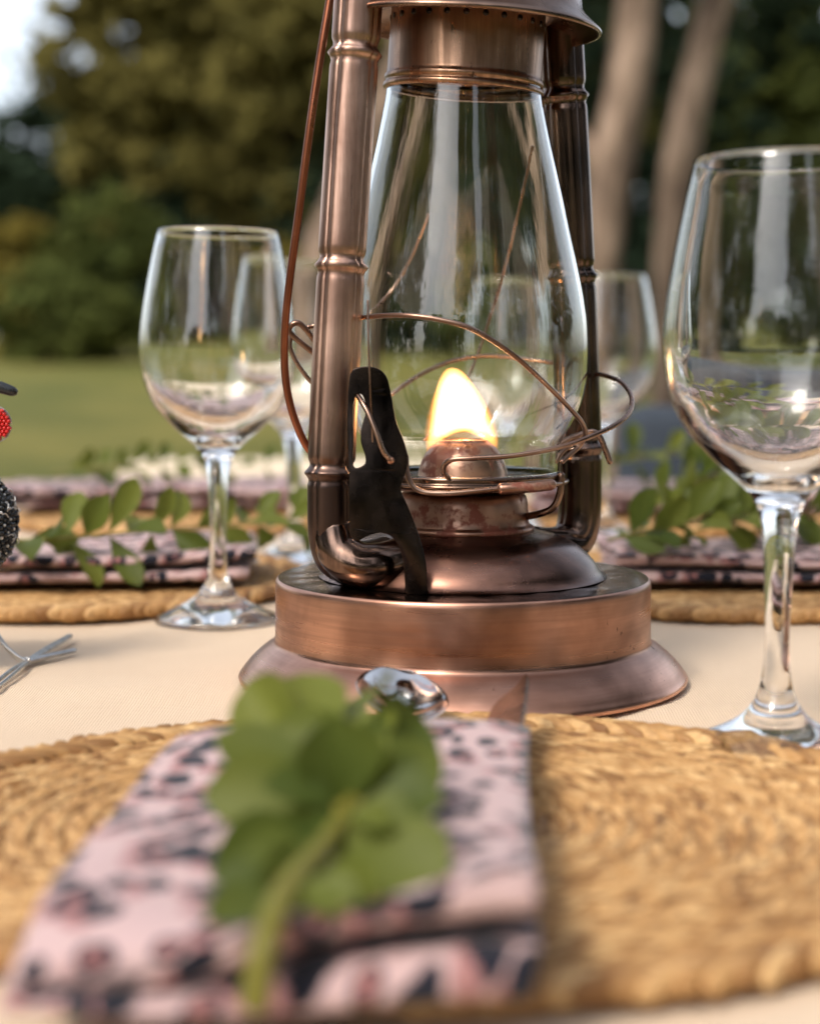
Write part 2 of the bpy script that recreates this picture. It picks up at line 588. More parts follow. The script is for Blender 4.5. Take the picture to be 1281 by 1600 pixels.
# ------------------------------------------------------------------ trees
def crown_mesh(name, blobs, count, leaf, seed):
    rnd = random.Random(seed)
    tot = sum(r[0] * r[1] * r[2] for _, r in blobs)
    V, F = [], []
    for c, r in blobs:
        # every blob is filled with sub-clumps so its outline is ragged
        n = max(6, int(count * r[0] * r[1] * r[2] / tot))
        nc = max(5, n // 26)
        for k in range(nc):
            while True:
                d = Vector((rnd.uniform(-1, 1), rnd.uniform(-1, 1), rnd.uniform(-1, 1)))
                if 0.1 < d.length < 1:
                    break
            d = d.normalized() * (0.35 + 0.70 * rnd.random() ** 0.6)
            cc = Vector((c[0] + d.x * r[0], c[1] + d.y * r[1], c[2] + d.z * r[2]))
            cr = rnd.uniform(0.16, 0.34) * min(r)
            for q in range(26):
                g = Vector((rnd.gauss(0, 1), rnd.gauss(0, 1), rnd.gauss(0, 0.8))) * cr * 0.62
                p = cc + g
                nrm = (g.normalized() + Vector((rnd.uniform(-.8, .8), rnd.uniform(-.8, .8), rnd.uniform(-.2, 1.0)))).normalized()
                u = nrm.orthogonal().normalized()
                u.rotate(Matrix.Rotation(rnd.uniform(0, 6.28), 3, nrm))
                v = nrm.cross(u)
                s = leaf * rnd.uniform(0.6, 1.3)
                b = len(V)
                V += [p - u * s, p - v * s * .45 + nrm * s * .1, p + u * s, p + v * s * .45 + nrm * s * .1]
                F.append((b, b + 1, b + 2, b + 3))
    me = bpy.data.meshes.new(name)
    me.from_pydata([tuple(v) for v in V], [], F)
    return me

def trunk_bm(pts, r0, r1, limbs=(), seed=0):
    rnd = random.Random(seed)
    bm = tube(pts, r0, 14, 6, taper=lambda s: (1 + .35 * max(0, 1 - s * 8)) * (1 + (r1 / r0 - 1) * s))
    for lp, lr in limbs:
        tube(lp, lr, 9, 5, bm=bm, taper=lambda s: 1 - .7 * s)
    for v in bm.verts:
        v.co += Vector((rnd.uniform(-1, 1), rnd.uniform(-1, 1), 0)) * r0 * 0.05
    return bm

def tree(name, label, base, trunk, r0, r1, blobs, count, leaf, mat, seed, limbs=(), group=None, cat='tree'):
    bx, by = base
    bz = ground_z(bx, by) - 0.1
    o = thing(name, label, cat, (bx, by, bz), group=group)
    link('trunk', trunk_bm(trunk, r0, r1, limbs, seed), 'bark' if name == 'pale_trunk_tree' else 'bark_dark', o)
    if blobs:
        link('crown', crown_mesh('crown', blobs, count, leaf, seed), mat, o, smooth=False)
    return o

G_BACK = 'trees closing off the far side of the lawn'
# large olive-toned tree behind the left glass
tree('broad_tree', 'broad olive-brown tree crown against the pale sky behind the left glass', (-2.6, 26),
     [(0, 0, 0), (.1, 0, 1.5), (-.1, 0, 3.2), (.2, 0, 5)], .38, .16,
     [((-1.5, 0, 5.0), (1.9, 1.6, 1.3)), ((0.3, 0, 4.7), (1.9, 1.8, 1.7)), ((1.9, .2, 5.2), (1.8, 1.6, 1.7)), ((-1.0, .1, 6.6), (2.0, 1.6, 1.3)),
      ((1.0, 0, 7.2), (2.4, 1.8, 1.5)), ((-1.9, 0, 3.9), (.9, 1, .8)), ((.6, .2, 3.3), (1.5, 1.2, .8)), ((3.0, 0, 6.2), (1.6, 1.5, 1.6)), ((-.7, -.6, 2.5), (1.5, 1.0, .9)), ((1.5, -.5, 2.9), (1.5, 1.0, 1.2)), ((-2.3, .2, 3.0), (.9, 1, .9))],
     13500, .22, 'crown_olive', 11, [([(0, 0, 2.6), (-.8, 0, 3.8), (-1.6, 0, 5)], .16), ([(.1, 0, 3), (1.1, 0, 4.2), (2, 0, 5.4)], .16)], G_BACK)
tree('broad_tree', 'tall olive tree rising behind the lantern hood', (1.9, 28),
     [(0, 0, 0), (-.1, 0, 2), (.1, 0, 4.5), (0, 0, 6.5)], .36, .15,
     [((-.4, 0, 5.6), (2.0, 1.6, 1.8)), ((1.0, 0, 4.6), (1.7, 1.5, 1.5)), ((0, 0, 7.4), (2.2, 1.6, 1.4)), ((-.6, .2, 3.4), (1.5, 1.2, 1.1))],
     5000, .21, 'crown_olive', 12, [], G_BACK)
tree('dark_tree', 'dark tree at the left edge below the sky gap', (-6.7, 33),
     [(0, 0, 0), (0, 0, 1.8), (.1, 0, 3.2)], .3, .12,
     [((0, 0, 4.2), (1.3, 1.2, 1.4)), ((-1.2, .3, 4.0), (1.2, 1.2, 1.2)), ((-.9, 0, 2.9), (1.4, 1.2, 1.2)), ((.3, 0, 2.2), (1.4, 1, 1.1))], 3000, .2, 'crown_dark', 13, [], G_BACK)
def bush(label, base, blobs, mat, seed, count=1500, leaf=.15):
    tree('bush', label, base, [(0, 0, 0), (.05, 0, .3), (0, 0, .7)], .07, .04, blobs, count, leaf, mat, seed, [], 'bushes along the edge of the lawn', 'bush')
bush('sunlit green bush left of the left glass', (-4.5, 24.3), [((0, 0, 1.75), (.85, .8, .85)), ((.5, 0, 1.2), (.7, .7, .8)), ((-.6, .1, 1.1), (.7, .7, .9))], 'crown_green', 21)
bush('yellowish bush at the left edge of the photo', (-6.1, 25), [((0, 0, 1.5), (.7, .7, .9)), ((.3, 0, .8), (.8, .7, .8))], 'crown_yellow', 22)
bush('dark low bush left of the left glass', (-5.3, 23.6), [((0, 0, .75), (.9, .7, .75)), ((.9, 0, .6), (.8, .7, .65))], 'crown_green', 23)
bush('dark rounded bush behind the left glass', (-3.2, 24.6), [((0, 0, 1.1), (.8, .8, 1.1)), ((.7, 0, .9), (.8, .8, .9))], 'crown_dark', 24)
bush('dark dense bush behind the left lantern post', (-1.6, 25), [((0, 0, 1.5), (.9, .8, 1.4)), ((.2, 0, 2.8), (.7, .7, .7)), ((.9, 0, 1.0), (.8, .8, 1))], 'crown_dark', 25, 2000)
bush('small golden bush left of the lantern post', (-2.05, 23.4), [((0, 0, 1.55), (.42, .4, .33)), ((.1, 0, 1.0), (.5, .4, .5))], 'crown_yellow', 26, 700)
bush('dark bush seen through the lantern glass', (.4, 24.5), [((0, 0, 1.2), (1.0, .8, 1.2)), ((.9, 0, 1.6), (.9, .8, 1.4))], 'crown_dark', 27, 2000)
bush('mid green bush seen through the lower lantern glass', (1.3, 22.5), [((0, 0, .8), (.9, .7, .8))], 'crown_green', 28)
# far wood behind
for i, (x, y, h, m, lb) in enumerate([(-9.3, 41, 4.6, 'crown_dark', 'dark far tree at the left edge under the sky'), (-6.2, 40, 6.2, 'crown_green', 'green far tree between the dark tree and the broad crown'),
                                      (-2.0, 40, 6.5, 'crown_dark', 'dark far tree behind the left glass rim'),(-3.8, 38, 5.4, 'crown_dark', 'dark far tree showing below the broad crown on the left'),
                                      (-0.2, 37, 7.5, 'crown_dark', 'dark far tree behind the lantern glass'),
                                      (3.6, 36, 8.5, 'crown_dark', 'dark far tree right of the lantern'),
                                      (7.6, 37, 8.5, 'crown_green', 'dark green far tree behind the right glass'),
                                      (11.5, 38, 8.0, 'crown_dark', 'dark far tree at the right edge of the photo')]):
    tree('far_tree', lb, (x, y), [(0, 0, 0), (.1, 0, h * .4), (0, 0, h * .7)], .35, .12,
         [((0, 0, h * .35), (2.3, 1.5, h * .33)), ((-.9, 0, h * .7), (1.9, 1.5, h * .3)), ((1.0, .3, h * .68), (1.9, 1.5, h * .28))], 4200, .34, m, 40 + i, [], G_BACK)
# the pale trunks on the right, about nine metres away
G_TR = 'pale trunks to the right of the lantern'
tree('pale_trunk_tree', 'tree with a thick pale forked trunk just right of the lantern', (1.08, 9.2),
     [(0, 0, 0), (-.03, 0, .7), (-.02, 0, 1.3), (.06, 0, 1.85), (.17, 0, 2.5), (.22, 0, 3.2), (.35, 0, 4.2)], .155, .09,
     [((.2, .6, 4.6), (1.3, 1.2, .9)), ((-.7, .8, 4.3), (.9, 1, .8)), ((1.2, .9, 4.2), (.9, 1, .8))], 2600, .12, 'crown_green', 61,
     [([(.04, 0, 1.75), (-.12, .02, 2.0), (-.33, .05, 2.35), (-.55, .1, 2.9), (-.8, .2, 3.8)], .085)], G_TR)
tree('pale_trunk_tree', 'tree with a slimmer brown trunk behind the rim of the right glass', (1.62, 9.9),
     [(0, 0, 0), (.0, 0, .9), (-.01, 0, 1.55), (.05, 0, 2.1), (.18, 0, 2.7), (.3, 0, 3.3), (.38, 0, 4.3)], .130, .08,
     [((.5, .5, 4.9), (1.3, 1.1, .8)), ((1.3, .9, 4.5), (.9, .9, .7))], 1900, .12, 'crown_green', 62,
     [], G_TR)
tree('pale_trunk_tree', 'leaning pale trunk half hidden behind the left lantern post', (-.80, 13.5),
     [(0, 0, 0), (.0, 0, .9), (.10, 0, 1.5), (.34, 0, 2.1), (.62, 0, 2.7), (.82, 0, 3.4), (.95, 0, 4.6)], .22, .10,
     [((.9, .4, 5.6), (1.3, 1.2, .8))], 1300, .14, 'crown_olive', 63, [], G_TR)
# foliage behind the trunks, with gaps of sky
tree('screen_tree', 'dark green tree behind the pale trunks', (2.0, 16),
     [(0, 0, 0), (.1, 0, 1.5), (0, 0, 3)], .2, .1,
     [((0, 0, 1.4), (1.1, .8, 1.3)), ((-.2, 0, 3.2), (1.2, .8, 1.0)), ((1.0, 0, 4.0), (1.2, .8, .8)), ((1.3, 0, 2.1), (.9, .8, .7)), ((1.4, .3, .9), (1.0, .8, .9))],
     4200, .13, 'crown_dark', 64, [], G_BACK)
tree('screen_tree', 'green tree behind the bowl of the right glass', (4.6, 17),
     [(0, 0, 0), (.1, 0, 1.5), (0, 0, 3)], .2, .1,
     [((0, 0, 1.5), (1.2, .8, 1.3)), ((.4, 0, 3.1), (1.1, .8, .9)), ((-.4, 0, 4.6), (1.3, .8, .8)), ((1.0, 0, 2.2), (1.1, .8, 1.0))],
     4200, .13, 'crown_green', 65, [], G_BACK)
# trees on the camera's side of the lawn: they show mirrored in the glass and metal
for i, (az, dist, h, sp, lb) in enumerate([
        (285, 13, 10.0, 3.4, 'tree mirrored on the left edge of the left wine glass'), (260, 13, 13.0, 3.6, 'tall tree mirrored at the far left of the wine glasses'),
        (238, 14, 13.0, 3.3, 'tall tree mirrored left of the bright gap in the wine glasses'),
        (210, 17, 5.0, 2.4, 'low tree mirrored under the bright gap in the wine glasses'), (195, 18, 4.4, 2.2, 'second low tree mirrored under the bright gap'),
        (178, 14, 14.0, 3.0, 'tall dark tree mirrored right of the bright gap'), (163, 17, 7.0, 2.2, 'shorter tree mirrored between two tall trees'), (147, 13, 14.5, 3.2, 'tall tree mirrored at the right of the lantern chimney'),
        (122, 12, 14.0, 3.6, 'tall tree mirrored at the right edge of the near wine glass'), (98, 12, 13.0, 3.6, 'tall tree mirrored on the right lantern post'), (74, 13, 11.0, 3.4, 'tree mirrored on the right side of the hood')]):
    x, y = dist * sin(radians(az)), dist * cos(radians(az))
    tree('lawn_tree', lb, (x, y), [(0, 0, 0), (.1, 0, h * .35), (0, 0, h * .7)], .25, .1,
         [((0, 0, h * .32), (sp, sp, h * .26)), ((-.6, 0, h * .66), (sp * .95, sp * .95, h * .26)), ((.7, .2, h * .72), (sp * .85, sp * .9, h * .24))],
         3800, .34, 'crown_dark', 80 + i, [], 'trees on the near side of the lawn')

# ------------------------------------------------------------------ table, cloth, chairs
TX0, TX1, TY0, TY1 = -0.62, 0.62, 0.12, 1.74
tb = thing('dining_table', 'long wooden table hidden under the cream cloth', 'table', (0, (TY0 + TY1) / 2, 0))
link('tabletop', box(bmesh.new(), (TX1 - TX0 - .012, TY1 - TY0 - .012, .03), (0, 0, TZ - .0185), bevel=.004), 'table_wood', tb, False)
for sx_ in (-1, 1):
    for sy_ in (-1, 1):
        link('leg', box(bmesh.new(), (.06, .06, TZ - .034), (sx_ * .54, sy_ * .72, (TZ - .034) / 2), bevel=.006), 'table_wood', tb, False)
# cloth: a sheet with a skirt
bm = bmesh.new()
nx, ny = 120, 150
def cloth_pt(u, v):
    X_ = TX0 - .22 + u * (TX1 - TX0 + .44)
    Y_ = TY0 - .22 + v * (TY1 - TY0 + .44)
    dx = max(TX0 - X_, X_ - TX1, 0)
    dy = max(TY0 - Y_, Y_ - TY1, 0)
    x = min(max(X_, TX0), TX1); y = min(max(Y_, TY0), TY1)
    drop = max(dx, dy)
    fold = .018 * min(1, drop / .1)
    if dx > 0 and dx >= dy:
        x += (1 if X_ > 0 else -1) * (.003 + fold * (1 + sin(Y_ * 26)) )
    if dy > 0 and dy > dx:
        y += (1 if Y_ > TY1 else -1) * (.003 + fold * (1 + sin(X_ * 24)))
    z = TZ - drop
    if drop == 0:
        z += .0009 * sin(23 * x + 11 * y) * sin(17 * y + 3 * x) + .0005 * sin(61 * x - 38 * y + 3 * sin(9 * x))
        z += .0015 * math.exp(-((y - .86 - .3 * x) / .012) ** 2)
        z += .0012 * math.exp(-((y - .66 + .15 * x) / .010) ** 2)
        z += .0014 * math.exp(-((x + .30 - .2 * y) / .012) ** 2)
        z -= .0012
    return (x, y, z)
gv = [[bm.verts.new(cloth_pt(i / nx, j / ny)) for j in range(ny + 1)] for i in range(nx + 1)]
for i in range(nx):
    for j in range(ny):
        bm.faces.new((gv[i][j], gv[i + 1][j], gv[i + 1][j + 1], gv[i][j + 1]))
cl = link('tablecloth', bm, 'linen')
cl['label'] = 'cream linen cloth covering the whole table'
cl['category'] = 'tablecloth'

def chair(name, label, loc, rz, mat, width, back_top, slope=0.0):
    o = thing(name, label, 'chair', loc, (0, 0, rz), 'chairs at the far side of the table')
    link('seat', box(bmesh.new(), (width, .42, .06), (0, .0, .46), bevel=.02, seg=3), mat, o)
    bmb = box(bmesh.new(), (width, .10, back_top - .50), (0, 0, 0), bevel=.038, seg=5)
    for v in bmb.verts:
        if slope:
            v.co.z += slope * (v.co.x / width) * (1 if v.co.z > 0 else 0)
        v.co.z += .012 * cos(v.co.x / width * pi) * (1 if v.co.z > 0 else 0)
    link('backrest', bmb, mat, o, loc=(0, .20, (back_top + .50) / 2), rot=(radians(-6), 0, 0))
    for sx_ in (-1, 1):
        for sy_ in (-1, 1):
            link('leg', box(bmesh.new(), (.035, .035, .45), (sx_ * (width / 2 - .03), sy_ * .17, .225), bevel=.004), 'chair_wood', o, False)
    return o
chair('upholstered_chair', 'cream upholstered chair back beyond the left glass stem', (-.135, 1.88, 0), 0, 'cushion_cream', .50, .765)
chair('upholstered_chair', 'slate blue chair behind the right side of the lantern', (.47, 1.95, 0), 0, 'cushion_slate', .38, .825, -.02)

# ------------------------------------------------------------------ placemats
def stitch_template():
    bm = bmesh.new()
    bmesh.ops.create_uvsphere(bm, u_segments=6, v_segments=4, radius=1.0)
    V = [tuple(v.co) for v in bm.verts]
    F = [[v.index for v in f.verts] for f in bm.faces]
    bm.free()
    return V, F
SV, SF = stitch_template()
def braid_mesh(name, r_in, r_out, wdt, seed, height=.0042, pitch=.42, slen=.66, swid=.19, slant=32):
    """a plait coiled in a spiral: two rows of slanting strands"""
    rnd = random.Random(seed)
    V, F, T = [], [], []
    def strand(x, y, z, ang, L, W, Hh):
        b = len(V)
        ca, sa = cos(ang), sin(ang)
        tone = min(1, max(0, rnd.gauss(.5, .30)))
        tl = rnd.uniform(-.22, .22)
        for (a, c, d) in SV:
            # pole axis of the sphere (d) runs along the strand
            lx, ly, lz = d * L, a * W, c * Hh
            V.append((x + lx * ca - ly * sa, y + lx * sa + ly * ca, z + lz + lx * tl * .5))
        for f in SF:
            F.append([i + b for i in f])
        T.extend([tone] * len(SV))
    nr = max(1, round((r_out - r_in) / wdt))
    for ir in range(nr):
        rr = r_out - wdt * (ir + .5)
        cnt = max(5, int(2 * pi * rr / (wdt * pitch)))
        off = rnd.uniform(0, 6.28)
        for q in range(cnt):
            for side in (-1, 1):
                r2 = max(.001, rr + side * wdt * .22)
                aa = off + 2 * pi * (q + (0 if side < 0 else .5)) / cnt
                ang = aa + pi / 2 + side * radians(slant + rnd.uniform(-7, 7))
                strand(r2 * cos(aa), r2 * sin(aa), height * .95 + rnd.uniform(-.0005, .0006), ang, wdt * slen * rnd.uniform(.9, 1.15), wdt * swid * rnd.uniform(.85, 1.2), height)
    me = bpy.data.meshes.new(name)
    me.from_pydata(V, [], F)
    at = me.attributes.new('tone', 'FLOAT', 'POINT')
    at.data.foreach_set('value', T)
    return me
R_MAT = .150
ME_RIM = braid_mesh('rim_braid', R_MAT - .0125, R_MAT, .0125, 1, .0048, .50, .78, .20, 26)
ME_COIL = braid_mesh('coil', .0, R_MAT - .0122, .00766, 2, .0032, .46, .95, .16, 17)
bm = lathe([(0, .0008), (R_MAT - .006, .0008), (R_MAT - .006, .0030), (0, .0030)], 48)
ME_UNDER = bpy.data.meshes.new('underlay'); bm.to_mesh(ME_UNDER); bm.free()
def placemat(label, x, y, rz, sx_=1.0, sy_=1.0):
    o = thing('placemat', label, 'placemat', (x, y, TZ), (0, 0, rz), 'braided straw placemats')
    o.scale = (sx_, sy_, 1)
    stuff(link('rim_braid', ME_RIM, 'braid', o))
    stuff(link('coil', ME_COIL, 'braid', o))
    link('underlay', ME_UNDER, 'braid', o, False)
    return o
placemat('large braided straw placemat in the foreground under the front napkin', .002, .463, 0, 1.12, .90)
placemat('braided straw placemat behind the left glass', -.214, 1.005, 1.4)
placemat('braided straw placemat right of the lantern base', .205, 1.000, 2.2)
placemat('far left braided placemat at the end of the table', -.205, 1.43, 2.9)
placemat('far right braided placemat behind the green sprigs', .225, 1.44, 4.0)

# ------------------------------------------------------------------ napkins
def napkin(label, loc, rz, length, width, layers, gap, seed, roll=0.0, droop=0.0, taper=0.0, skew=0.0):
    """serpentine fold: the cloth runs back and forth along Y; near folds face the camera. origin: centre of the footprint"""
    rnd = random.Random(seed)
    o = thing('folded_napkin', label, 'napkin', loc, (0, 0, rz), 'leopard print napkins')
    path = []
    n = 22
    for k in range(layers):
        z = gap * (k + .5)
        ins = rnd.uniform(0, .006)
        y0, y1 = -length / 2 + ins, length / 2 - rnd.uniform(0, .004)
        ys = [y0 + (y1 - y0) * q / n for q in range(n + 1)]
        if k % 2 == 0:
            ys = ys[::-1]
        path += [(y, z) for y in ys]
        if k < layers - 1:
            ye = ys[-1]
            sg = -1 if ye < 0 else 1
            for q in range(1, 5):
                a = pi * q / 5
                path.append((ye + sg * gap * .75 * sin(a), z + gap * .5 * (1 - cos(a))))
    bm = bmesh.new()
    uvl = bm.loops.layers.uv.new('UVMap')
    nx_ = 30
    s = [0]
    for p, q in zip(path, path[1:]):
        s.append(s[-1] + math.hypot(q[0] - p[0], q[1] - p[1]))
    ph = [rnd.uniform(0, 6.28) for _ in range(6)]
    rows = []
    top = gap * layers
    for i in range(nx_ + 1):
        u = i / nx_ - .5
        row = []
        for (y, z) in path:
            x = u * width * (1 + taper * y / length)
            k = z / top
            near = max(0, (-y / length) * 2) ** 2          # 1 at the near end
            x += .0025 * sin(14 * y + ph[0] + k * 3) * (1 if abs(u) > .3 else .5) + (k - .5) * .004 * sin(ph[1] + y * 9)
            zz = z + k * (.0016 * sin(38 * x + 21 * y + ph[2]) + .0012 * sin(60 * y - 25 * x + ph[3]))
            if roll:
                zz *= 1 - near * (.42 - .75 * max(0, u + .1))
                zz += near * k * .0035 * sin(60 * x + 90 * y + 4 * k)
            zz += roll * near * k * max(0, .25 + 1.2 * u)
            yy = y + roll * .55 * near * k * (u + .2) * (1) + .002 * sin(35 * x + ph[4] + 5 * k)
            yy += skew * u * (.5 + y / length)
            zz -= droop * k * max(0, abs(u) - .42) * 9 * gap
            row.append(bm.verts.new((x, yy, max(.0006, zz))))
        rows.append(row)
    for i in range(nx_):
        for j in range(len(path) - 1):
            f = bm.faces.new((rows[i][j], rows[i + 1][j], rows[i + 1][j + 1], rows[i][j + 1]))
            for lp, (a, b) in zip(f.loops, ((i, j), (i + 1, j), (i + 1, j + 1), (i, j + 1))):
                lp[uvl].uv = (a / nx_ * width + seed * .37, s[b] + seed * .21)
    c = link('cloth', bm, 'leopard_cloth', o)
    md = c.modifiers.new('thick', 'SOLIDIFY'); md.thickness = .0011; md.offset = 0
    return o
MZ = TZ + .0098
napkin('leopard print napkin folded in front under the green sprig', (-.0228, .400, MZ), radians(-4.2), .188, .107, 4, .0050, 3, roll=.022, droop=.6, taper=.02, skew=.022)
napkin('leopard print napkin behind the stem of the left glass', (-.232, .985, MZ), radians(8), .115, .265, 4, .0052, 4)
napkin('leopard print napkin right of the lantern base', (.245, .985, MZ), radians(-1), .115, .250, 4, .0050, 5)
napkin('blurred leopard print napkin at the far left of the table', (-.235, 1.50, MZ), radians(4), .14, .28, 4, .0056, 6)
napkin('blurred leopard print napkin at the far right of the table', (.24, 1.46, MZ), radians(-4), .14, .26, 4, .0056, 7)

# ------------------------------------------------------------------ wine glasses
OUT = [(.0319, .2100), (.0338, .202), (.0353, .195), (.0385, .178), (.0411, .160), (.0419, .149), (.0412, .138), (.0390, .128), (.0345, .118),
       (.0288, .111), (.0215, .1035), (.0145, .0972), (.0095, .0920), (.0069, .0850), (.0056, .0750), (.0048, .0600), (.0043, .0450), (.0046, .0330),
       (.0059, .0240), (.0086, .0180), (.0130, .0130), (.0200, .0088), (.0270, .0058), (.0322, .0034), (.0330, .0022), (.0326, .0010), (.0310, .0005), (0, .0007)]
INN = [(0, .0985), (.006, .0990), (.0110, .1010), (.0185, .1062), (.0265, .1130), (.0325, .1198), (.0374, .1292), (.0398, .1390), (.0406, .149), (.0399, .160),
       (.0374, .178), (.0343, .195), (.0329, .202), (.0310, .2096), (.0314, .2104)]
def refine(pr, per=4):
    P = spline([(r, 0, z) for r, z in pr], per)
    return [(max(0, p.x), p.z) for p in P]
def glass_mesh():
    prof = refine(INN, 3) + refine(OUT, 3)
    prof[0] = (0, prof[0][1]); prof[-1] = (0, prof[-1][1])
    bm = lathe(prof, 96)
    bmesh.ops.recalc_face_normals(bm, faces=bm.faces)
    me = bpy.data.meshes.new('wine_glass')
    bm.to_mesh(me); bm.free()
    return me
ME_GLASS = glass_mesh()
def wine_glass(label, x, y, tilt=0.0):
    o = link('wine_glass', ME_GLASS, 'crystal')
    o.location = (x, y, TZ + .0004)
    o.rotation_euler = (0, tilt, x * 31)
    o['label'] = label; o['category'] = 'wine glass'; o['group'] = 'empty stemmed wine glasses'
    return o
wine_glass('empty wine glass left of the lantern, whole from rim to foot', -.1047, .862, radians(-.8))
wine_glass('large near wine glass cut off by the right edge of the photo', .1308, .5637)
wine_glass('blurred wine glass between the left glass and the lantern post', -.0816, 1.1217)
wine_glass('blurred wine glass just right of the lantern, behind its looped wire', .1543, 1.2802)
wine_glass('blurred wine glass seen through the lantern chimney', .088, 1.345)

# ------------------------------------------------------------------ lantern
LAN = thing('hurricane_lantern', 'lit antique copper hurricane lantern with glass chimney in the centre', 'lantern', (.0234, .7077, TZ))
def lp(name, bm, mat, parent=LAN, **k):
    return link(name, bm, mat, parent, **k)

base = lp('base', lathe([(0, .0010), (.0960, .0006), (.0985, .0006), (.0993, .0012), (.0996, .0024), (.0990, .0036), (.0984, .0042), (.0975, .0056), (.0950, .0086), (.0915, .0120),
                         (.0880, .0148), (.0855, .0164), (.0842, .0172), (.0836, .0180), (.0833, .0192), (.0832, .0260), (.0831, .0340), (.0831, .0432), (.0829, .0446), (.0825, .0454),
                         (.0818, .0459)], 160, .0012, 3), 'copper_brushed')
# plate with radial hammering
bm = bmesh.new()
rings = []
for q in range(15):
    r = .0819 - q * .0025
    rings.append([bm.verts.new((r * cos(2 * pi * k / 180), r * sin(2 * pi * k / 180), .0459 + .0003 * min(1, q / 2) + .00016 * sin(k * .62 + 2.2 * sin(k * .13) + q * .35) * min(1, q / 3) * (1 if q < 12 else .4))) for k in range(180)])
for A, B in zip(rings, rings[1:]):
    for k in range(180):
        bm.faces.new((A[k], A[(k + 1) % 180], B[(k + 1) % 180], B[k]))
lp('top_plate', bm, 'bronze_plate', base)
tank = lp('fuel_tank', lathe([(.0640, .0466), (.0625, .0472), (.0611, .0484), (.0602, .0502), (.0585, .0528), (.0560, .0556), (.0530, .0584), (.0500, .0606), (.0470, .0622), (.0440, .0634),
                       (.0420, .0641), (.0380, .0650), (.0330, .0662), (.0310, .0668), (.0290, .0668)], 128, .0008, 5), 'tank_metal')
burner = lp('burner_neck', lathe([(.0312, .0664), (.0318, .0670), (.0318, .0680), (.0308, .0688), (.0298, .0692), (.0294, .0700), (.0292, .0740), (.0288, .0790), (.0282, .0815),
                         (.0272, .0830), (.0262, .0836), (.0200, .0845)], 96, .001, 6), 'burner_metal')
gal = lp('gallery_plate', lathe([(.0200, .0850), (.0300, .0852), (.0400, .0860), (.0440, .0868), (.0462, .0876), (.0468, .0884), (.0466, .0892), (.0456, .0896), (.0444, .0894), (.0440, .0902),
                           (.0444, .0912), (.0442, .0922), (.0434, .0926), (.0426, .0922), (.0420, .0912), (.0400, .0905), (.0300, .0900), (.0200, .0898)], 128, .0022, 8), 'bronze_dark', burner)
lp('burner_cone', lathe([(.0205, .0890), (.0200, .0905), (.0196, .0930), (.0186, .0965), (.0170, .1000), (.0148, .1030), (.0122, .1052), (.0116, .1056), (.0112, .1066), (.0106, .1068),
                         (.0098, .1064), (.0092, .1050), (.0090, .1030)], 72, .002, 9), 'burner_metal', burner)
lp('wick', box(bmesh.new(), (.014, .003, .012), (0, 0, .1000), bevel=.0008), 'wick_cotton', burner, smooth=False)

# flame
bm = bmesh.new()
prof = []
SEGF = 40
zs = [0, .0016, .0035, .006, .009, .0125, .016, .0195, .0230, .0262, .0290, .0312, .0328, .0336]
wx = [.0158, .0162, .0164, .0163, .0157, .0147, .0133, .0116, .0097, .0080, .0064, .0048, .0029, 0]
rings = []
for q, (z, wv_) in enumerate(zip(zs, wx)):
    cx_ = -.0004 - .0044 * (z / .0336) ** 1.6
    if wv_ == 0:
        rings.append([bm.verts.new((cx_, 0, z))])
    else:
        ring = []
        for k in range(SEGF):
            a = 2 * pi * k / SEGF
            zz = z - (.0045 * (abs(cos(a)) ** 2.5) if q == 0 else .003 * (abs(cos(a)) ** 2.5) * max(0, 1 - q / 3))
            ring.append(bm.verts.new((cx_ + wv_ * cos(a), min(wv_ * .52, .0062) * sin(a), zz)))
        rings.append(ring)
c0 = bm.verts.new((0, 0, .0004))
for k in range(SEGF):
    bm.faces.new((c0, rings[0][(k + 1) % SEGF], rings[0][k]))
for A, B in zip(rings, rings[1:]):
    for k in range(SEGF):
        if len(B) == 1:
            bm.faces.new((A[k], A[(k + 1) % SEGF], B[0]))
        else:
            bm.faces.new((A[k], A[(k + 1) % SEGF], B[(k + 1) % SEGF], B[k]))
fl = lp('flame', bm, 'flame', LAN, loc=(0, 0, .1050))
fl['label'] = 'bright yellow-white flame burning on the wick'

# chimney
CH = [(.0425, .0918), (.0426, .0960), (.0428, .1020), (.0440, .1065), (.0470, .1115), (.0503, .1180), (.0526, .1245), (.0540, .1320), (.0546, .1400), (.0547, .1480), (.0543, .1570), (.0534, .1650),
      (.0508, .1786), (.0470, .1952), (.0427, .2146), (.0384, .2338), (.0356, .2474), (.0340, .2560), (.0332, .2640)]
co = refine(CH, 3)
ci = [(r - .0015, z) for r, z in co][::-1]
bm = lathe(co + ci + [co[0]], 128, .0007, 10)
bmesh.ops.remove_doubles(bm, verts=bm.verts, dist=1e-7)
lp('glass_chimney', bm, 'chimney_glass')

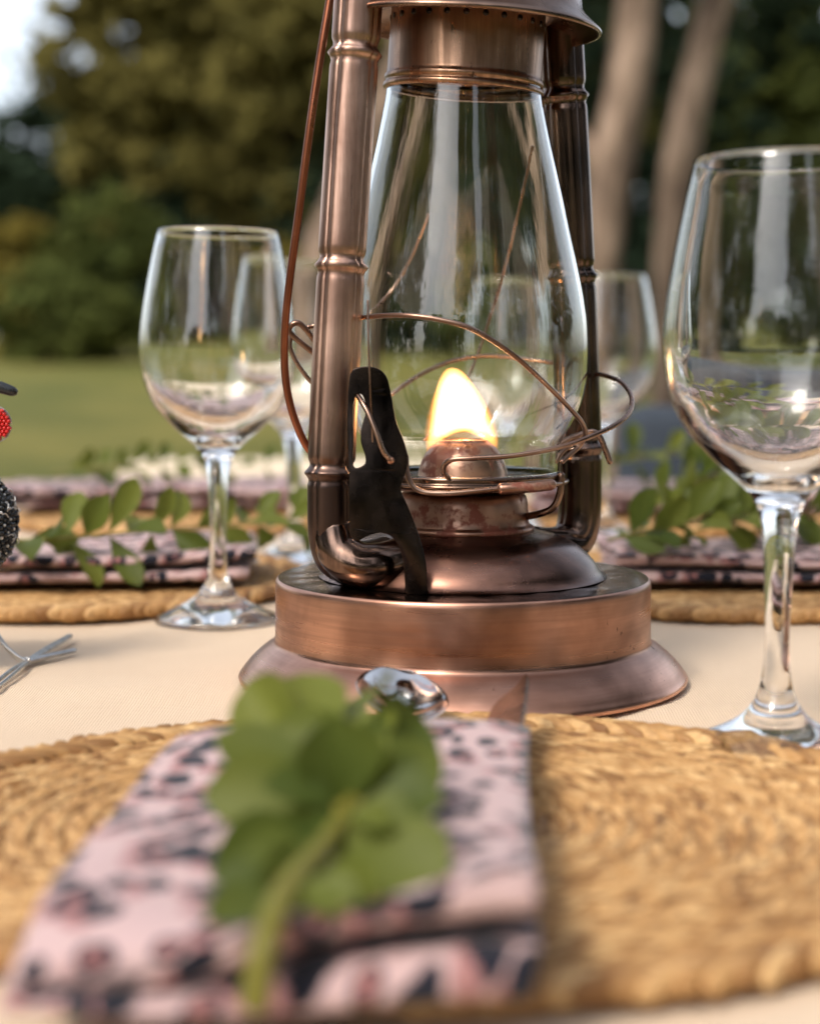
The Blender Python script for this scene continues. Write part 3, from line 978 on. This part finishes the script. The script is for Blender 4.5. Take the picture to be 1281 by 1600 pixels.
# top: collar and hood, a little crooked
top = Euler((radians(3.2), radians(3.6), 0))
TOPC = Vector((0, 0, .262))
def lt(name, bm, mat, parent=None):
    for v in bm.verts:
        d = v.co - TOPC
        d.rotate(top)
        v.co = TOPC + d
    return lp(name, bm, mat, parent or LAN)
collar = lt('collar', lathe([(.0318, .2572), (.0338, .2568), (.0347, .2574), (.0350, .2584), (.0347, .2594), (.0340, .2599), (.0338, .2604), (.0344, .2610), (.0346, .2620), (.0343, .2630),
                             (.0337, .2636), (.0335, .2650), (.0334, .2750), (.0333, .2850), (.0333, .2960), (.0320, .2990), (.0300, .3000)], 128, .0008, 12), 'bronze_collar')
for k in range(26):
    a = 2 * pi * (k + .3) / 26
    if sin(a) > .25:
        continue
    b2 = bmesh.new()
    bmesh.ops.create_cone(b2, cap_ends=True, segments=14, radius1=.0013, radius2=.0013, depth=.0012)
    bmesh.ops.rotate(b2, cent=(0, 0, 0), matrix=Euler((pi / 2, 0, a + pi / 2)).to_matrix(), verts=b2.verts)
    bmesh.ops.translate(b2, vec=(.0330 * cos(a), .0330 * sin(a), .2862), verts=b2.verts)
    lt('vent_hole', b2, 'blackened_steel', collar)
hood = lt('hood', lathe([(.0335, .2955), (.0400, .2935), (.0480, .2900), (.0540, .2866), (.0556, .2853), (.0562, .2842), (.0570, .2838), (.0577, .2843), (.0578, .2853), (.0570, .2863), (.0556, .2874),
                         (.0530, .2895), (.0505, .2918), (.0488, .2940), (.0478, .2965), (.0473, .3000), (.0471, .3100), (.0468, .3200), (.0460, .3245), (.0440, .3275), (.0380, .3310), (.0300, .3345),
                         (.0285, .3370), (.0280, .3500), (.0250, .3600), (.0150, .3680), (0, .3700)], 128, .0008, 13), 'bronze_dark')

# side posts: pressed tubes with beaded seams and crimps
def post_profile():
    P = []
    n = 72
    for k in range(n):
        a = 2 * pi * k / n
        # u = along the frame plane normal (width), v = radial
        x, y = .0091 * cos(a), .0075 * sin(a)
        # flattened faces
        x = math.copysign(abs(cos(a)) ** .80, cos(a)) * .0089
        y = math.copysign(abs(sin(a)) ** .80, sin(a)) * .0092
        bead = math.exp(-((abs(((a) % pi) - 0) if (a % pi) < pi / 2 else pi - (a % pi)) / .34) ** 2)
        groove = math.exp(-(((((a) % pi) if (a % pi) < pi / 2 else pi - (a % pi)) - .72) / .13) ** 2)
        k2 = 1 + .13 * bead - .10 * groove
        P.append((x * k2, y * k2))
    return P
PP = post_profile()
def post(name, ang, mat_, crimps, label, facing):
    d = Vector((cos(ang), sin(ang), 0))
    pts = [d * .040 + Vector((0, 0, .0565)), d * .050 + Vector((0, 0, .0555)), d * .0600 + Vector((0, 0, .0560)), d * .0660 + Vector((0, 0, .0600)), d * .0686 + Vector((0, 0, .0690)),
           d * .0690 + Vector((0, 0, .0850)), d * (.0685) + Vector((0, 0, .1050)), d * .0652 + Vector((0, 0, .1580)), d * .0602 + Vector((0, 0, .2237)), d * .0550 + Vector((0, 0, .2860)),
           d * .0515 + Vector((0, 0, .3300)), d * .0485 + Vector((0, 0, .3600)), d * .0420 + Vector((0, 0, .3820)), d * .0260 + Vector((0, 0, .3930)), d * .0050 + Vector((0, 0, .3950))]
    path = spline(pts, 40)
    ref = Vector((-sin(facing), cos(facing), 0)) if facing is not None else d.cross(Vector((0, 0, 1)))
    zs_ = {}
    def scale_fn_factory():
        S = [0.0]
        for p, q in zip(path, path[1:]):
            S.append(S[-1] + (q - p).length)
        cs = []
        for zc in crimps:
            j = min(range(60, len(path) - 120), key=lambda i: abs(path[i].z - zc))
            cs.append(S[j])
        def f(s):
            k = 1.0
            for c_ in cs:
                x = s - c_
                k += .13 * math.exp(-(x / .0013) ** 2) - .10 * math.exp(-((x - .0036) / .0018) ** 2) - .05 * math.exp(-((x + .0030) / .0014) ** 2)
            return (k, k)
        return f
    bm = sweep(path, PP, ref, scale_fn_factory())
    o = lp(name, bm, mat_)
    o['label'] = label
    return o
PA = math.atan2(-.0397, -.0561)
# the wide face of each tube looks outward, across the frame plane
post('side_tube', PA, 'copper_post', (.2665, .1795, .0945), 'front left copper side tube with crimped joints', radians(-84))
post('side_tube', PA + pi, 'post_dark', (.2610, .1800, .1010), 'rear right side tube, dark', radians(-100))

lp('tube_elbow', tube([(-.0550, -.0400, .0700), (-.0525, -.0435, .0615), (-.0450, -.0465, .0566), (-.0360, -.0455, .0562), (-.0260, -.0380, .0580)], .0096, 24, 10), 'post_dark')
def wire(name, pts, r, mat='wire_metal', parent=LAN, n=10):
    return lp(name, tube(pts, r, n, 8), mat, parent)
GUARD_FRONT = [(-0.0671, -0.0177, 0.1556), (-0.0636, -0.0177, 0.1564), (-0.0535, -0.0217, 0.1582), (-0.0432, -0.0377, 0.1591), (-0.034, -0.0487, 0.1596), (-0.0235, -0.0557, 0.1594), (-0.0106, -0.0592, 0.1575), (0.0022, -0.0597, 0.1536), (0.018, -0.0557, 0.1439), (0.0317, -0.0477, 0.1324), (0.0435, -0.0367, 0.1214), (0.0503, -0.0237, 0.1145), (0.0525, -0.0137, 0.1091), (0.0505, -0.0097, 0.1042), (0.0454, -0.0137, 0.1002), (0.0422, -0.0177, 0.0977)]
GUARD_LOOP = [(-0.0338, 0.0493, 0.1251), (-0.0205, 0.0553, 0.134), (-0.0052, 0.0593, 0.1407), (0.0131, 0.0593, 0.1438), (0.0343, 0.0563, 0.1419), (0.0488, 0.0493, 0.1398), (0.0584, 0.0403, 0.1365), (0.0674, 0.0283, 0.1342), (0.0722, 0.0153, 0.1312), (0.0742, 0.0003, 0.1257), (0.0718, -0.0137, 0.1194), (0.064, -0.0277, 0.1143), (0.0511, -0.0417, 0.1095), (0.0371, -0.0487, 0.1054), (0.0184, -0.0527, 0.1024), (0.0027, -0.0532, 0.1014), (-0.0057, -0.0517, 0.1008), (-0.009, -0.0497, 0.0988), (-0.0095, -0.0472, 0.0952), (-0.0073, -0.0447, 0.0927)]
GUARD_BACK_RIGHT = [(0.0341, 0.0323, 0.2386), (0.0326, 0.0353, 0.2327), (0.0284, 0.0443, 0.2134), (0.0218, 0.0563, 0.1847), (0.0146, 0.0613, 0.1608), (0.007, 0.0603, 0.1395), (-0.0016, 0.0563, 0.1228), (-0.0175, 0.0443, 0.1035)]
GUARD_BACK_LEFT = [(-0.0152, 0.0453, 0.2091), (-0.0176, 0.0493, 0.2036), (-0.0236, 0.0553, 0.19), (-0.0327, 0.0573, 0.1752), (-0.044, 0.0493, 0.1635)]
TAIL = [(0.0401, -0.0107, 0.1034), (0.045, -0.0087, 0.1066), (0.0516, -0.0067, 0.1091), (0.0567, -0.0057, 0.1102), (0.0601, -0.0057, 0.1076), (0.0624, -0.0057, 0.1023), (0.0645, -0.0057, 0.0969)]
TAIL2 = [(0.0398, -0.0137, 0.0974), (0.0429, -0.0107, 0.1017), (0.0482, -0.0077, 0.1055), (0.0527, -0.0067, 0.1077)]
LEVER = [(0.042, -0.0177, 0.0921), (0.0413, -0.0177, 0.0838), (0.0385, -0.0177, 0.078), (0.0337, -0.0157, 0.0753), (0.0265, -0.0077, 0.0728)]
UNDER = [(-0.0251, -0.0447, 0.102), (-0.0246, -0.0457, 0.0951), (-0.0225, -0.0467, 0.0899), (-0.0177, -0.0477, 0.087), (-0.0077, -0.0487, 0.0866), (0.0029, -0.0487, 0.0874), (0.0146, -0.0477, 0.0886)]
SLEEVE = [(0.0143, -0.0477, 0.0884), (0.0188, -0.0477, 0.0886), (0.0296, -0.0457, 0.0893), (0.0356, -0.0437, 0.0899)]
EAR_A = [(-0.0616, -0.0157, 0.1422), (-0.068, -0.0177, 0.1472), (-0.0731, -0.0187, 0.1515), (-0.075, -0.0197, 0.1542), (-0.0738, -0.0207, 0.1566), (-0.0708, -0.0207, 0.1572), (-0.0673, -0.0197, 0.1539), (-0.0628, -0.0177, 0.1477), (-0.058, -0.0157, 0.1422)]
EAR_B = [(-0.074, -0.0177, 0.1532), (-0.0749, -0.0177, 0.1477), (-0.0727, -0.0177, 0.1417), (-0.0689, -0.0177, 0.1359), (-0.0648, -0.0177, 0.1313), (-0.0579, -0.0197, 0.1258)]
BAIL = [(-0.0451, -0.0077, 0.3814), (-0.0508, -0.0397, 0.3254), (-0.0541, -0.0477, 0.2982), (-0.0556, -0.0497, 0.2852), (-0.0595, -0.0507, 0.2624), (-0.0638, -0.0507, 0.2346), (-0.0686, -0.0477, 0.2018), (-0.0733, -0.0437, 0.171), (-0.0752, -0.0417, 0.1527), (-0.0754, -0.0397, 0.1368), (-0.0735, -0.0387, 0.1235), (-0.0696, -0.0377, 0.1115), (-0.0654, -0.0367, 0.1037), (-0.0598, -0.0367, 0.0988)]
HOOK = [(-0.0455, -0.0527, 0.1286), (-0.0427, -0.0577, 0.1245), (-0.0398, -0.0607, 0.1194), (-0.0364, -0.0627, 0.1112), (-0.0341, -0.0627, 0.105), (-0.0318, -0.0617, 0.1019)]
ROD = [(-0.0403, -0.0577, 0.1652), (-0.0398, -0.0597, 0.1421), (-0.0386, -0.0587, 0.1111), (-0.0367, -0.0527, 0.0734)]
BRACKET = [(-0.0474, 0.1343), (-0.0454, 0.1377), (-0.0404, 0.1385), (-0.036, 0.1374), (-0.0331, 0.1343), (-0.0316, 0.1286), (-0.0303, 0.1214), (-0.029, 0.1156), (-0.0261, 0.1083), (-0.0246, 0.1018), (-0.0254, 0.0966), (-0.0272, 0.0911), (-0.0272, 0.0879), (-0.0251, 0.0832), (-0.022, 0.0756), (-0.0193, 0.0677), (-0.0172, 0.0584), (-0.0168, 0.0500), (-0.0168, 0.0470), (-0.0245, 0.0470), (-0.0250, 0.0500), (-0.0254, 0.0560), (-0.0266, 0.0640), (-0.0300, 0.0700), (-0.0345, 0.0722), (-0.0400, 0.0712), (-0.0450, 0.0690), (-0.0474, 0.0720), (-0.0474, 0.0800), (-0.0476, 0.0953), (-0.0483, 0.1109), (-0.0483, 0.1214)]
HOLE = [(-0.0462, 0.1265), (-0.0423, 0.1276), (-0.0407, 0.1214), (-0.0426, 0.1141), (-0.0428, 0.1083), (-0.041, 0.1026), (-0.0418, 0.0989), (-0.0465, 0.0984), (-0.0467, 0.1109)]
wire('bail_handle', BAIL, .00165, 'bail_metal')
wire('guard_wire', GUARD_FRONT, .00105)
wire('guard_wire', GUARD_LOOP, .0011)
wire('guard_wire', GUARD_BACK_RIGHT, .0008)
wire('guard_wire', GUARD_BACK_LEFT, .0008)
wire('guard_wire', TAIL, .0014)
wire('guard_wire', TAIL2, .0010)
wire('wire_ear', EAR_A, .00125)
wire('wire_ear', EAR_B, .0010)
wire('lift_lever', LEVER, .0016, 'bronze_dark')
wire('guard_wire', UNDER, .0012)
wire('copper_sleeve', SLEEVE, .0024, 'burner_metal')
me_b = plate_mesh('lift_bracket', smooth2d(BRACKET, 4), [smooth2d(HOLE, 4)], .0012)
bm = bmesh.new(); bm.from_mesh(me_b)
bmesh.ops.remove_doubles(bm, verts=bm.verts, dist=2e-5)
bmesh.ops.triangulate(bm, faces=bm.faces)
for _ in range(2):
    bmesh.ops.subdivide_edges(bm, edges=[e for e in bm.edges if e.calc_length() > .003], cuts=1)
bmesh.ops.triangulate(bm, faces=bm.faces)
for v in bm.verts:          # pressed sheet: rolled back at its right-hand edge and kicked out at the foot
    mid = -.036 + .016 * max(0, (.085 - v.co.z) / .04)
    v.co.y += 26 * (v.co.x - mid) ** 2 * (1 if v.co.x > mid else .25) - .0022 * sin((v.co.z - .047) / .09 * pi * 1.5)
    v.co.y -= .0020 * math.exp(-((v.co.x + .041) / .008) ** 2 - ((v.co.z - .061) / .010) ** 2)
bm.to_mesh(me_b); bm.free()
brk = lp('lift_bracket', me_b, 'blackened_steel', LAN, smooth=True, loc=(0, -.0615, 0))
wire('lift_hook', [(x, y - .0043, z) for x, y, z in HOOK], .0011, 'wire_metal', LAN)
wire('lift_rod', [(x, y - .0035, z) for x, y, z in ROD], .00045, 'wire_metal', LAN)
bm = bmesh.new(); bmesh.ops.create_uvsphere(bm, u_segments=16, v_segments=10, radius=.0017)
lp('rivet', bm, 'copper_brushed', brk, loc=(-.0312, -.0010, .1010))

# ------------------------------------------------------------------ beaded guinea fowl at the left edge
BX, BY = -.2330, .722
BIRD = thing('guinea_fowl_figurine', 'black and white beaded guinea fowl figurine on wire feet at the left edge', 'figurine', (BX, BY, TZ))
BODY_C, BODY_R = Vector((0, 0, .0680)), Vector((.0545, .030, .036))
bm = bmesh.new()
bmesh.ops.create_uvsphere(bm, u_segments=40, v_segments=26, radius=1)
for v in bm.verts:
    n_ = v.co.copy()
    v.co = Vector((n_.x * BODY_R.x, n_.y * BODY_R.y, n_.z * BODY_R.z)) * .965 + BODY_C
body = link('body', bm, 'bead_black', BIRD)
def bead_rows(name, mat, pick, seed, size=.00125):
    rnd = random.Random(seed)
    V, F = [], []
    T6 = bmesh.new(); bmesh.ops.create_icosphere(T6, subdivisions=1, radius=1)
    tv = [v.co.copy() for v in T6.verts]; tf = [[v.index for v in f.verts] for f in T6.faces]; T6.free()
    i = 0
    for q in range(2, 46):
        th = pi * q / 48
        ringr = sin(th) * .033
        n = max(6, int(2 * pi * ringr / .0021))
        for k in range(n):
            ph = 2 * pi * k / n + (q % 2) * pi / n
            d = Vector((cos(th), sin(th) * cos(ph), sin(th) * sin(ph)))
            i += 1
            if not pick(q, k, rnd):
                continue
            p = Vector((d.x * BODY_R.x, d.y * BODY_R.y, d.z * BODY_R.z)) + BODY_C
            s = size * rnd.uniform(.8, 1.2)
            b = len(V)
            V.extend([p + v * s for v in tv])
            F.extend([[x + b for x in f] for f in tf])
    me = bpy.data.meshes.new(name)
    me.from_pydata([tuple(v) for v in V], [], F)
    return stuff(link(name, me, mat, body))
bead_rows('black_beads', 'bead_black', lambda q, k, r: (k * 7 + q * 3) % 5 != 0, 1)
bead_rows('white_beads', 'bead_white', lambda q, k, r: (k * 7 + q * 3) % 5 == 0, 1, .0008)
# wire loops stitched over the beads
bm = bmesh.new()
rnd = random.Random(9)
for q in range(60):
    th = rnd.uniform(.15, 1.1); ph = rnd.uniform(0, 6.28)
    d = Vector((cos(th), sin(th) * cos(ph), sin(th) * sin(ph)))
    p = Vector((d.x * BODY_R.x, d.y * BODY_R.y, d.z * BODY_R.z)) * 1.02 + BODY_C
    a = d.orthogonal().normalized(); b = d.cross(a)
    a.rotate(Matrix.Rotation(rnd.uniform(0, 6.28), 3, d)); b = d.cross(a)
    tube([p - a * .0022, p - a * .001 + d * .0009 + b * .0006, p + a * .001 + d * .0009 - b * .0006, p + a * .0022], .00028, 5, 3, bm=bm)
stuff(link('stitch_wire', bm, 'galvanised_wire', body))
# neck and head
link('neck', tube([(.026, 0, .088), (.034, 0, .102), (.034, 0, .115), (.032, 0, .124)], .009, 14, 6, taper=lambda s: 1 - .35 * s), 'bead_black', BIRD)
bm = bmesh.new(); bmesh.ops.create_uvsphere(bm, u_segments=24, v_segments=16, radius=.011)
head = link('head', bm, 'bead_black', BIRD, loc=(.0335, 0, .1265))
link('beak', tube([(.004, 0, .0030), (.0135, 0, .0032), (.0205, 0, .0012)], .0034, 12, 5, taper=lambda s: 1.05 - .35 * s), 'bead_black', head)
bm = bmesh.new()
rnd = random.Random(4)
for iz in range(9):
    for ix in range(6):
        x = .0095 + ix * .0019; z = -.0075 - iz * .00155
        if ((x - .0140) / .0062) ** 2 + ((z + .0135) / .0072) ** 2 > 1:
            continue
        for y in (-.0011, .0011):
            g = bmesh.ops.create_icosphere(bm, subdivisions=1, radius=.00105)
            bmesh.ops.translate(bm, vec=(x + (iz % 2) * .0008, y - .004, z), verts=g['verts'])
wat = link('wattle', bm, 'bead_red', head)
link('wattle_wire', tube([(.0140 + .0068 * cos(a), -.004, -.0135 + .0078 * sin(a)) for a in [2 * pi * k / 18 for k in range(18)]], .00035, 6, 3), 'galvanised_wire', wat)
# legs and wire feet
def foot(ox_, oy_, name='foot'):
    J = Vector((ox_, oy_, .0022))
    leg = link('leg', tube([J + Vector((-.022, .006, .030)), J + Vector((-.0125, .003, .0105)), J + Vector((-.004, .0005, .0020)), J], .0011, 8, 6), 'galvanised_wire', BIRD)
    lk = link('leg_strand', tube([J + Vector((-.021, .0045, .0305)), J + Vector((-.0130, .0015, .0120)), J + Vector((-.005, -.0005, .0040)), J + Vector((.0005, -.0010, .0008))], .0009, 8, 6), 'galvanised_wire', leg)
    for tip, sp in (((.0060, .068, .0010), .0011), ((.0160, .030, .0004), .0010), ((.0005, -.062, .0006), .0016)):
        T_ = Vector(tip)
        side = Vector((T_.y, -T_.x, 0)).normalized() * sp
        up_ = Vector((0, 0, .0004))
        f = link('toe', tube([J + side * .4, J + T_ * .35 + side + up_, J + T_ * .85 + side, J + T_ * .985 + side * .6, J + T_, J + T_ * .985 - side * .6, J + T_ * .85 - side, J + T_ * .4 - side + up_, J - side * .5], .0010, 8, 6), 'galvanised_wire', BIRD)
        f.location = (0, 0, 0)
    link('binding', tube([J + Vector((.0016 * cos(a), .0014 * sin(a) * .6, -.0012 + .0032 * k / 20 + .0012 * sin(a))) for k, a in enumerate([2 * pi * k / 10 for k in range(21)])], .0006, 6, 3), 'galvanised_wire', BIRD)
foot(-.1776 - BX, .7310 - BY)
foot(-.2500 - BX, .7450 - BY)

# ------------------------------------------------------------------ leafy sprigs
def leaf_mesh(name, L, W, cup, curl):
    bm = bmesh.new()
    nu, nv = 10, 6
    rows = []
    for i in range(nu + 1):
        s = i / nu
        wdt = W * (max(0, sin(pi * s ** 1.25)) ** .72) * (.55 + .45 * s) * 1.08
        if i == nu:
            wdt = W * .05
        if i == 0:
            wdt = W * .04
        rows.append([bm.verts.new((wdt * (j / nv * 2 - 1) * .5, L * s, cup * (abs(j / nv * 2 - 1) ** 1.6) * wdt - curl * L * s * s + .0004 * math.exp(-((j - nv / 2) ** 2)))) for j in range(nv + 1)])
    for i in range(nu):
        for j in range(nv):
            bm.faces.new((rows[i][j], rows[i + 1][j], rows[i + 1][j + 1], rows[i][j + 1]))
    me = bpy.data.meshes.new(name)
    bmesh.ops.recalc_face_normals(bm, faces=bm.faces)
    bm.to_mesh(me); bm.free()
    return me
LEAF = [leaf_mesh('leaf', .024, .013, .20, .12), leaf_mesh('leaf', .022, .014, .28, .25), leaf_mesh('leaf', .026, .0125, .15, -.05)]
FLEAF = [leaf_mesh('leaf', .022, .0200, .18, .10), leaf_mesh('leaf', .021, .0205, .24, .2), leaf_mesh('leaf', .024, .0195, .12, -.04)]
def orient(d, nrm):
    y = Vector(d).normalized()
    z = Vector(nrm); z = (z - y * z.dot(y))
    if z.length < 1e-4:
        z = y.orthogonal()
    z.normalize()
    x = y.cross(z)
    return Matrix((x, y, z)).transposed()
def sprig(label, stem, seed, pairs, scale=1.0, up=.6, spread=1.0, group='leafy green sprigs', lset=None, r=.0011):
    rnd = random.Random(seed)
    o = thing('leafy_sprig', label, 'sprig', stem[0], group=group)
    b = Vector(stem[0])
    loc = [Vector(p) - b for p in stem]
    link('stem', tube(loc, r, 8, 6, taper=lambda s: 1 - .5 * s), 'sprig_stem', o)
    path = spline(loc, 12)
    for k in range(pairs):
        s = (.10 + .88 * k / max(1, pairs - 1))
        i = min(len(path) - 2, int(s * (len(path) - 1)))
        tg = (path[i + 1] - path[i]).normalized()
        sd = tg.cross(Vector((0, 0, 1))).normalized()
        upv = sd.cross(tg)
        turn = k * 1.25 + rnd.uniform(-.4, .4)
        for side in (-1, 1):
            a = turn + (0 if side > 0 else pi) + rnd.uniform(-.35, .35)
            radial = sd * cos(a) * spread + upv * sin(a) * .9 + Vector((0, 0, up * rnd.uniform(.2, 1)))
            d = (radial.normalized() + tg * rnd.uniform(.15, .8)).normalized()
            pos = path[i] + d * r * 1.5
            if (pos + b).z + d.z * .02 < TZ + .020:
                d.z = abs(d.z) * .5 + .15; d.normalize()
            me = rnd.choice(lset or LEAF)
            lf = link('leaf', me, 'sprig_leaf', o)
            R3 = orient(d, tg * .3 + Vector((rnd.uniform(-.6, .6), rnd.uniform(-1.3, -.3), rnd.uniform(.1, .9))))
            sc = scale * rnd.uniform(.95, 1.35) * (1 - .25 * s)
            lf.matrix_local = Matrix.Translation(pos) @ R3.to_4x4() @ Matrix.Scale(sc, 4)
    return o
Z = TZ
# foreground sprig, thick and close
fs = thing('leafy_sprig', 'large blurred green sprig lying on the front napkin', 'sprig', (-.0300, .285, Z + .026), group='leafy green sprigs')
stem_pts = [Vector(p) for p in [(.0006, .009, -.0075), (.0022, .0135, .0035), (.0055, .028, .0090), (.0099, .042, .0108), (.0144, .060, .0128), (.0165, .080, .0141), (.0152, .095, .0163)]]
link('stem', tube(stem_pts, .0027, 10, 8, taper=lambda s: 1.1 - .5 * s), 'sprig_stem', fs)
FG = [((.0048, .1, .015), (-.012, .12, .033), .0172), ((.0087, .1, .0166), (.0025, .125, .0357), .0172), ((.014, .105, .017), (.0207, .13, .0339), .0203),
      ((.0175, .095, .0163), (.0344, .11, .0256), .019), ((.0135, .08, .0153), (-.0174, .075, .0157), .0174), ((.0141, .085, .0127), (-.0166, .09, .0254), .0151),
      ((.0156, .085, .0104), (.0373, .09, .0219), .0165), ((.016, .075, .0121), (.0124, .075, .0336), .0194), ((.019, .07, .0124), (.0378, .065, .0164), .0173),
      ((.0175, .06, .012), (.0355, .04, .0072), .0196), ((.013, .06, .0109), (-.0109, .045, .0077), .0173), ((.0103, .045, .0084), (.0207, .025, .0035), .0149),
      ((.0079, .03, .0066), (-.009, .015, .0051), .0135), ((.0145, .093, .0152), (-.0053, .1, .0262), .0176), ((.0154, .09, .0152), (.0299, .095, .0218), .0175),
      ((.0107, .05, .0096), (.0012, .033, .0049), .0131), ((.0144, .062, .0125), (.0235, .052, .0105), .0150), ((.0150, .066, .0130), (.0045, .055, .0125), .0150),
      ((.0160, .078, .0138), (.0020, .072, .0150), .0160), ((.0165, .080, .0140), (.0290, .077, .0190), .0165), ((.0072, .030, .0090), (.0185, .022, .0080), .0110),
      ((.0150, .088, .0150), (.0060, .098, .0300), .0120), ((.0160, .092, .0160), (.0240, .104, .0300), .0125), ((.0165, .082, .0145), (.0250, .084, .0270), .0115),
      ((.0135, .070, .0140), (-.0020, .066, .0215), .0120), ((.0100, .045, .0110), (-.0045, .040, .0130), .0105), ((.0150, .062, .0130), (.0300, .056, .0150), .0120)]
rnd = random.Random(77)
for b_, t_, wd in FG:
    b_, t_ = Vector(b_), Vector(t_)
    j_ = min(stem_pts, key=lambda p: (p - b_).length)
    if (j_ - b_).length > .003:
        link('petiole', tube([j_, (j_ + b_) / 2 + Vector((0, 0, .001)), b_], .0009, 7, 4), 'sprig_stem', fs)
    lf = link('leaf', leaf_mesh('leaf', (t_ - b_).length, wd * 1.2, rnd.uniform(.10, .30), rnd.uniform(-.05, .22)), 'sprig_leaf', fs)
    R3 = orient(t_ - b_, Vector((rnd.uniform(-.7, .7), rnd.uniform(-1, -.3), rnd.uniform(.3, 1))))
    lf.matrix_local = Matrix.Translation(b_) @ R3.to_4x4()

sprig('green sprig lying across the napkin behind the left glass', [(-.245, .932, Z + .036), (-.205, .935, Z + .038), (-.165, .948, Z + .040), (-.125, .985, Z + .040), (-.085, 1.020, Z + .040), (-.070, 1.035, Z + .041)], 5, 16, 1.2, .15, .9)
sprig('green sprig at the right of the lantern, nearest the lantern base', [(.118, .945, Z + .036), (.15, .955, Z + .042), (.19, .965, Z + .046), (.235, .975, Z + .048)], 8, 15, 1.2, .35)
sprig('green sprig behind the stem of the right glass', [(.180, 1.00, Z + .036), (.22, 1.005, Z + .044), (.26, 1.0, Z + .046), (.31, .99, Z + .045)], 9, 16, 1.2, .35)
sprig('taller green sprig rising behind the right glass', [(.16, 1.10, Z + .036), (.19, 1.10, Z + .055), (.22, 1.11, Z + .066), (.26, 1.12, Z + .070)], 10, 16, 1.2, .6)
sprig('blurred sprig on the far left napkin', [(-.33, 1.47, Z + .040), (-.27, 1.47, Z + .046), (-.21, 1.48, Z + .048), (-.13, 1.50, Z + .046)], 13, 12, 1.1, .3)
sprig('blurred sprig on the far right napkin', [(.14, 1.44, Z + .040), (.20, 1.44, Z + .055), (.27, 1.45, Z + .060), (.33, 1.46, Z + .055)], 14, 15, 1.2, .5)

# ------------------------------------------------------------------ cutlery
def spoon_mesh():
    bm = bmesh.new()
    nu, nv = 36, 14
    rows = []
    L = .165
    for i in range(nu + 1):
        s = i / nu
        y = -s * L
        if s < .32:                                  # bowl from the tip
            q = s / .32
            half = .0178 * (max(0, sin(pi * min(1, q * .93 + .035))) ** .60) * (1.04 - .16 * q)
            depth = .0075 * sin(pi * min(1, q)) ** .8
        else:
            q = (s - .32) / .68
            half = .0040 + .0045 * q ** 2
            depth = -.004 * sin(pi * q)
        row = []
        for j in range(nv + 1):
            u = j / nv * 2 - 1
            zz = -depth * (1 - u * u) if s < .32 else -depth
            row.append(bm.verts.new((half * u, y, zz)))
        rows.append(row)
    for i in range(nu):
        for j in range(nv):
            bm.faces.new((rows[i][j], rows[i + 1][j], rows[i + 1][j + 1], rows[i][j + 1]))
    return bm
sp = thing('steel_spoon', 'polished steel spoon sticking out of the front napkin', 'spoon', (-.0042, .594, Z + .0258), (radians(9), radians(10), radians(5)))
s_ = link('bowl_and_handle', spoon_mesh(), 'polished_steel', sp)
md = s_.modifiers.new('t', 'SOLIDIFY'); md.thickness = .0012; md.offset = 0
md = s_.modifiers.new('s', 'SUBSURF'); md.levels = 1; md.render_levels = 2
kn = thing('table_knife', 'dark metal knife tip beside the spoon at the right corner of the front napkin', 'knife', (.0425, .574, Z + .0265), (radians(5), radians(-30), radians(-8)))
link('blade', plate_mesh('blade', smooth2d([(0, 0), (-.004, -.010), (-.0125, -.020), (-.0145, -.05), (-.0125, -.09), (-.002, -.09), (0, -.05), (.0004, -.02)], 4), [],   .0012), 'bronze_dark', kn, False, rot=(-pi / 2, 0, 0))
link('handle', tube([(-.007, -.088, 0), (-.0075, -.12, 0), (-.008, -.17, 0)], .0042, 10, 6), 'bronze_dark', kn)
sp2 = copy_tree(sp)
sp2.location = (-.094, .985, Z + .020)
sp2.rotation_euler = (0, radians(4), radians(-70))
sp2['label'] = 'steel spoon under the napkin behind the left glass foot'
for o_ in (sp, sp2):
    o_['group'] = 'steel spoons'
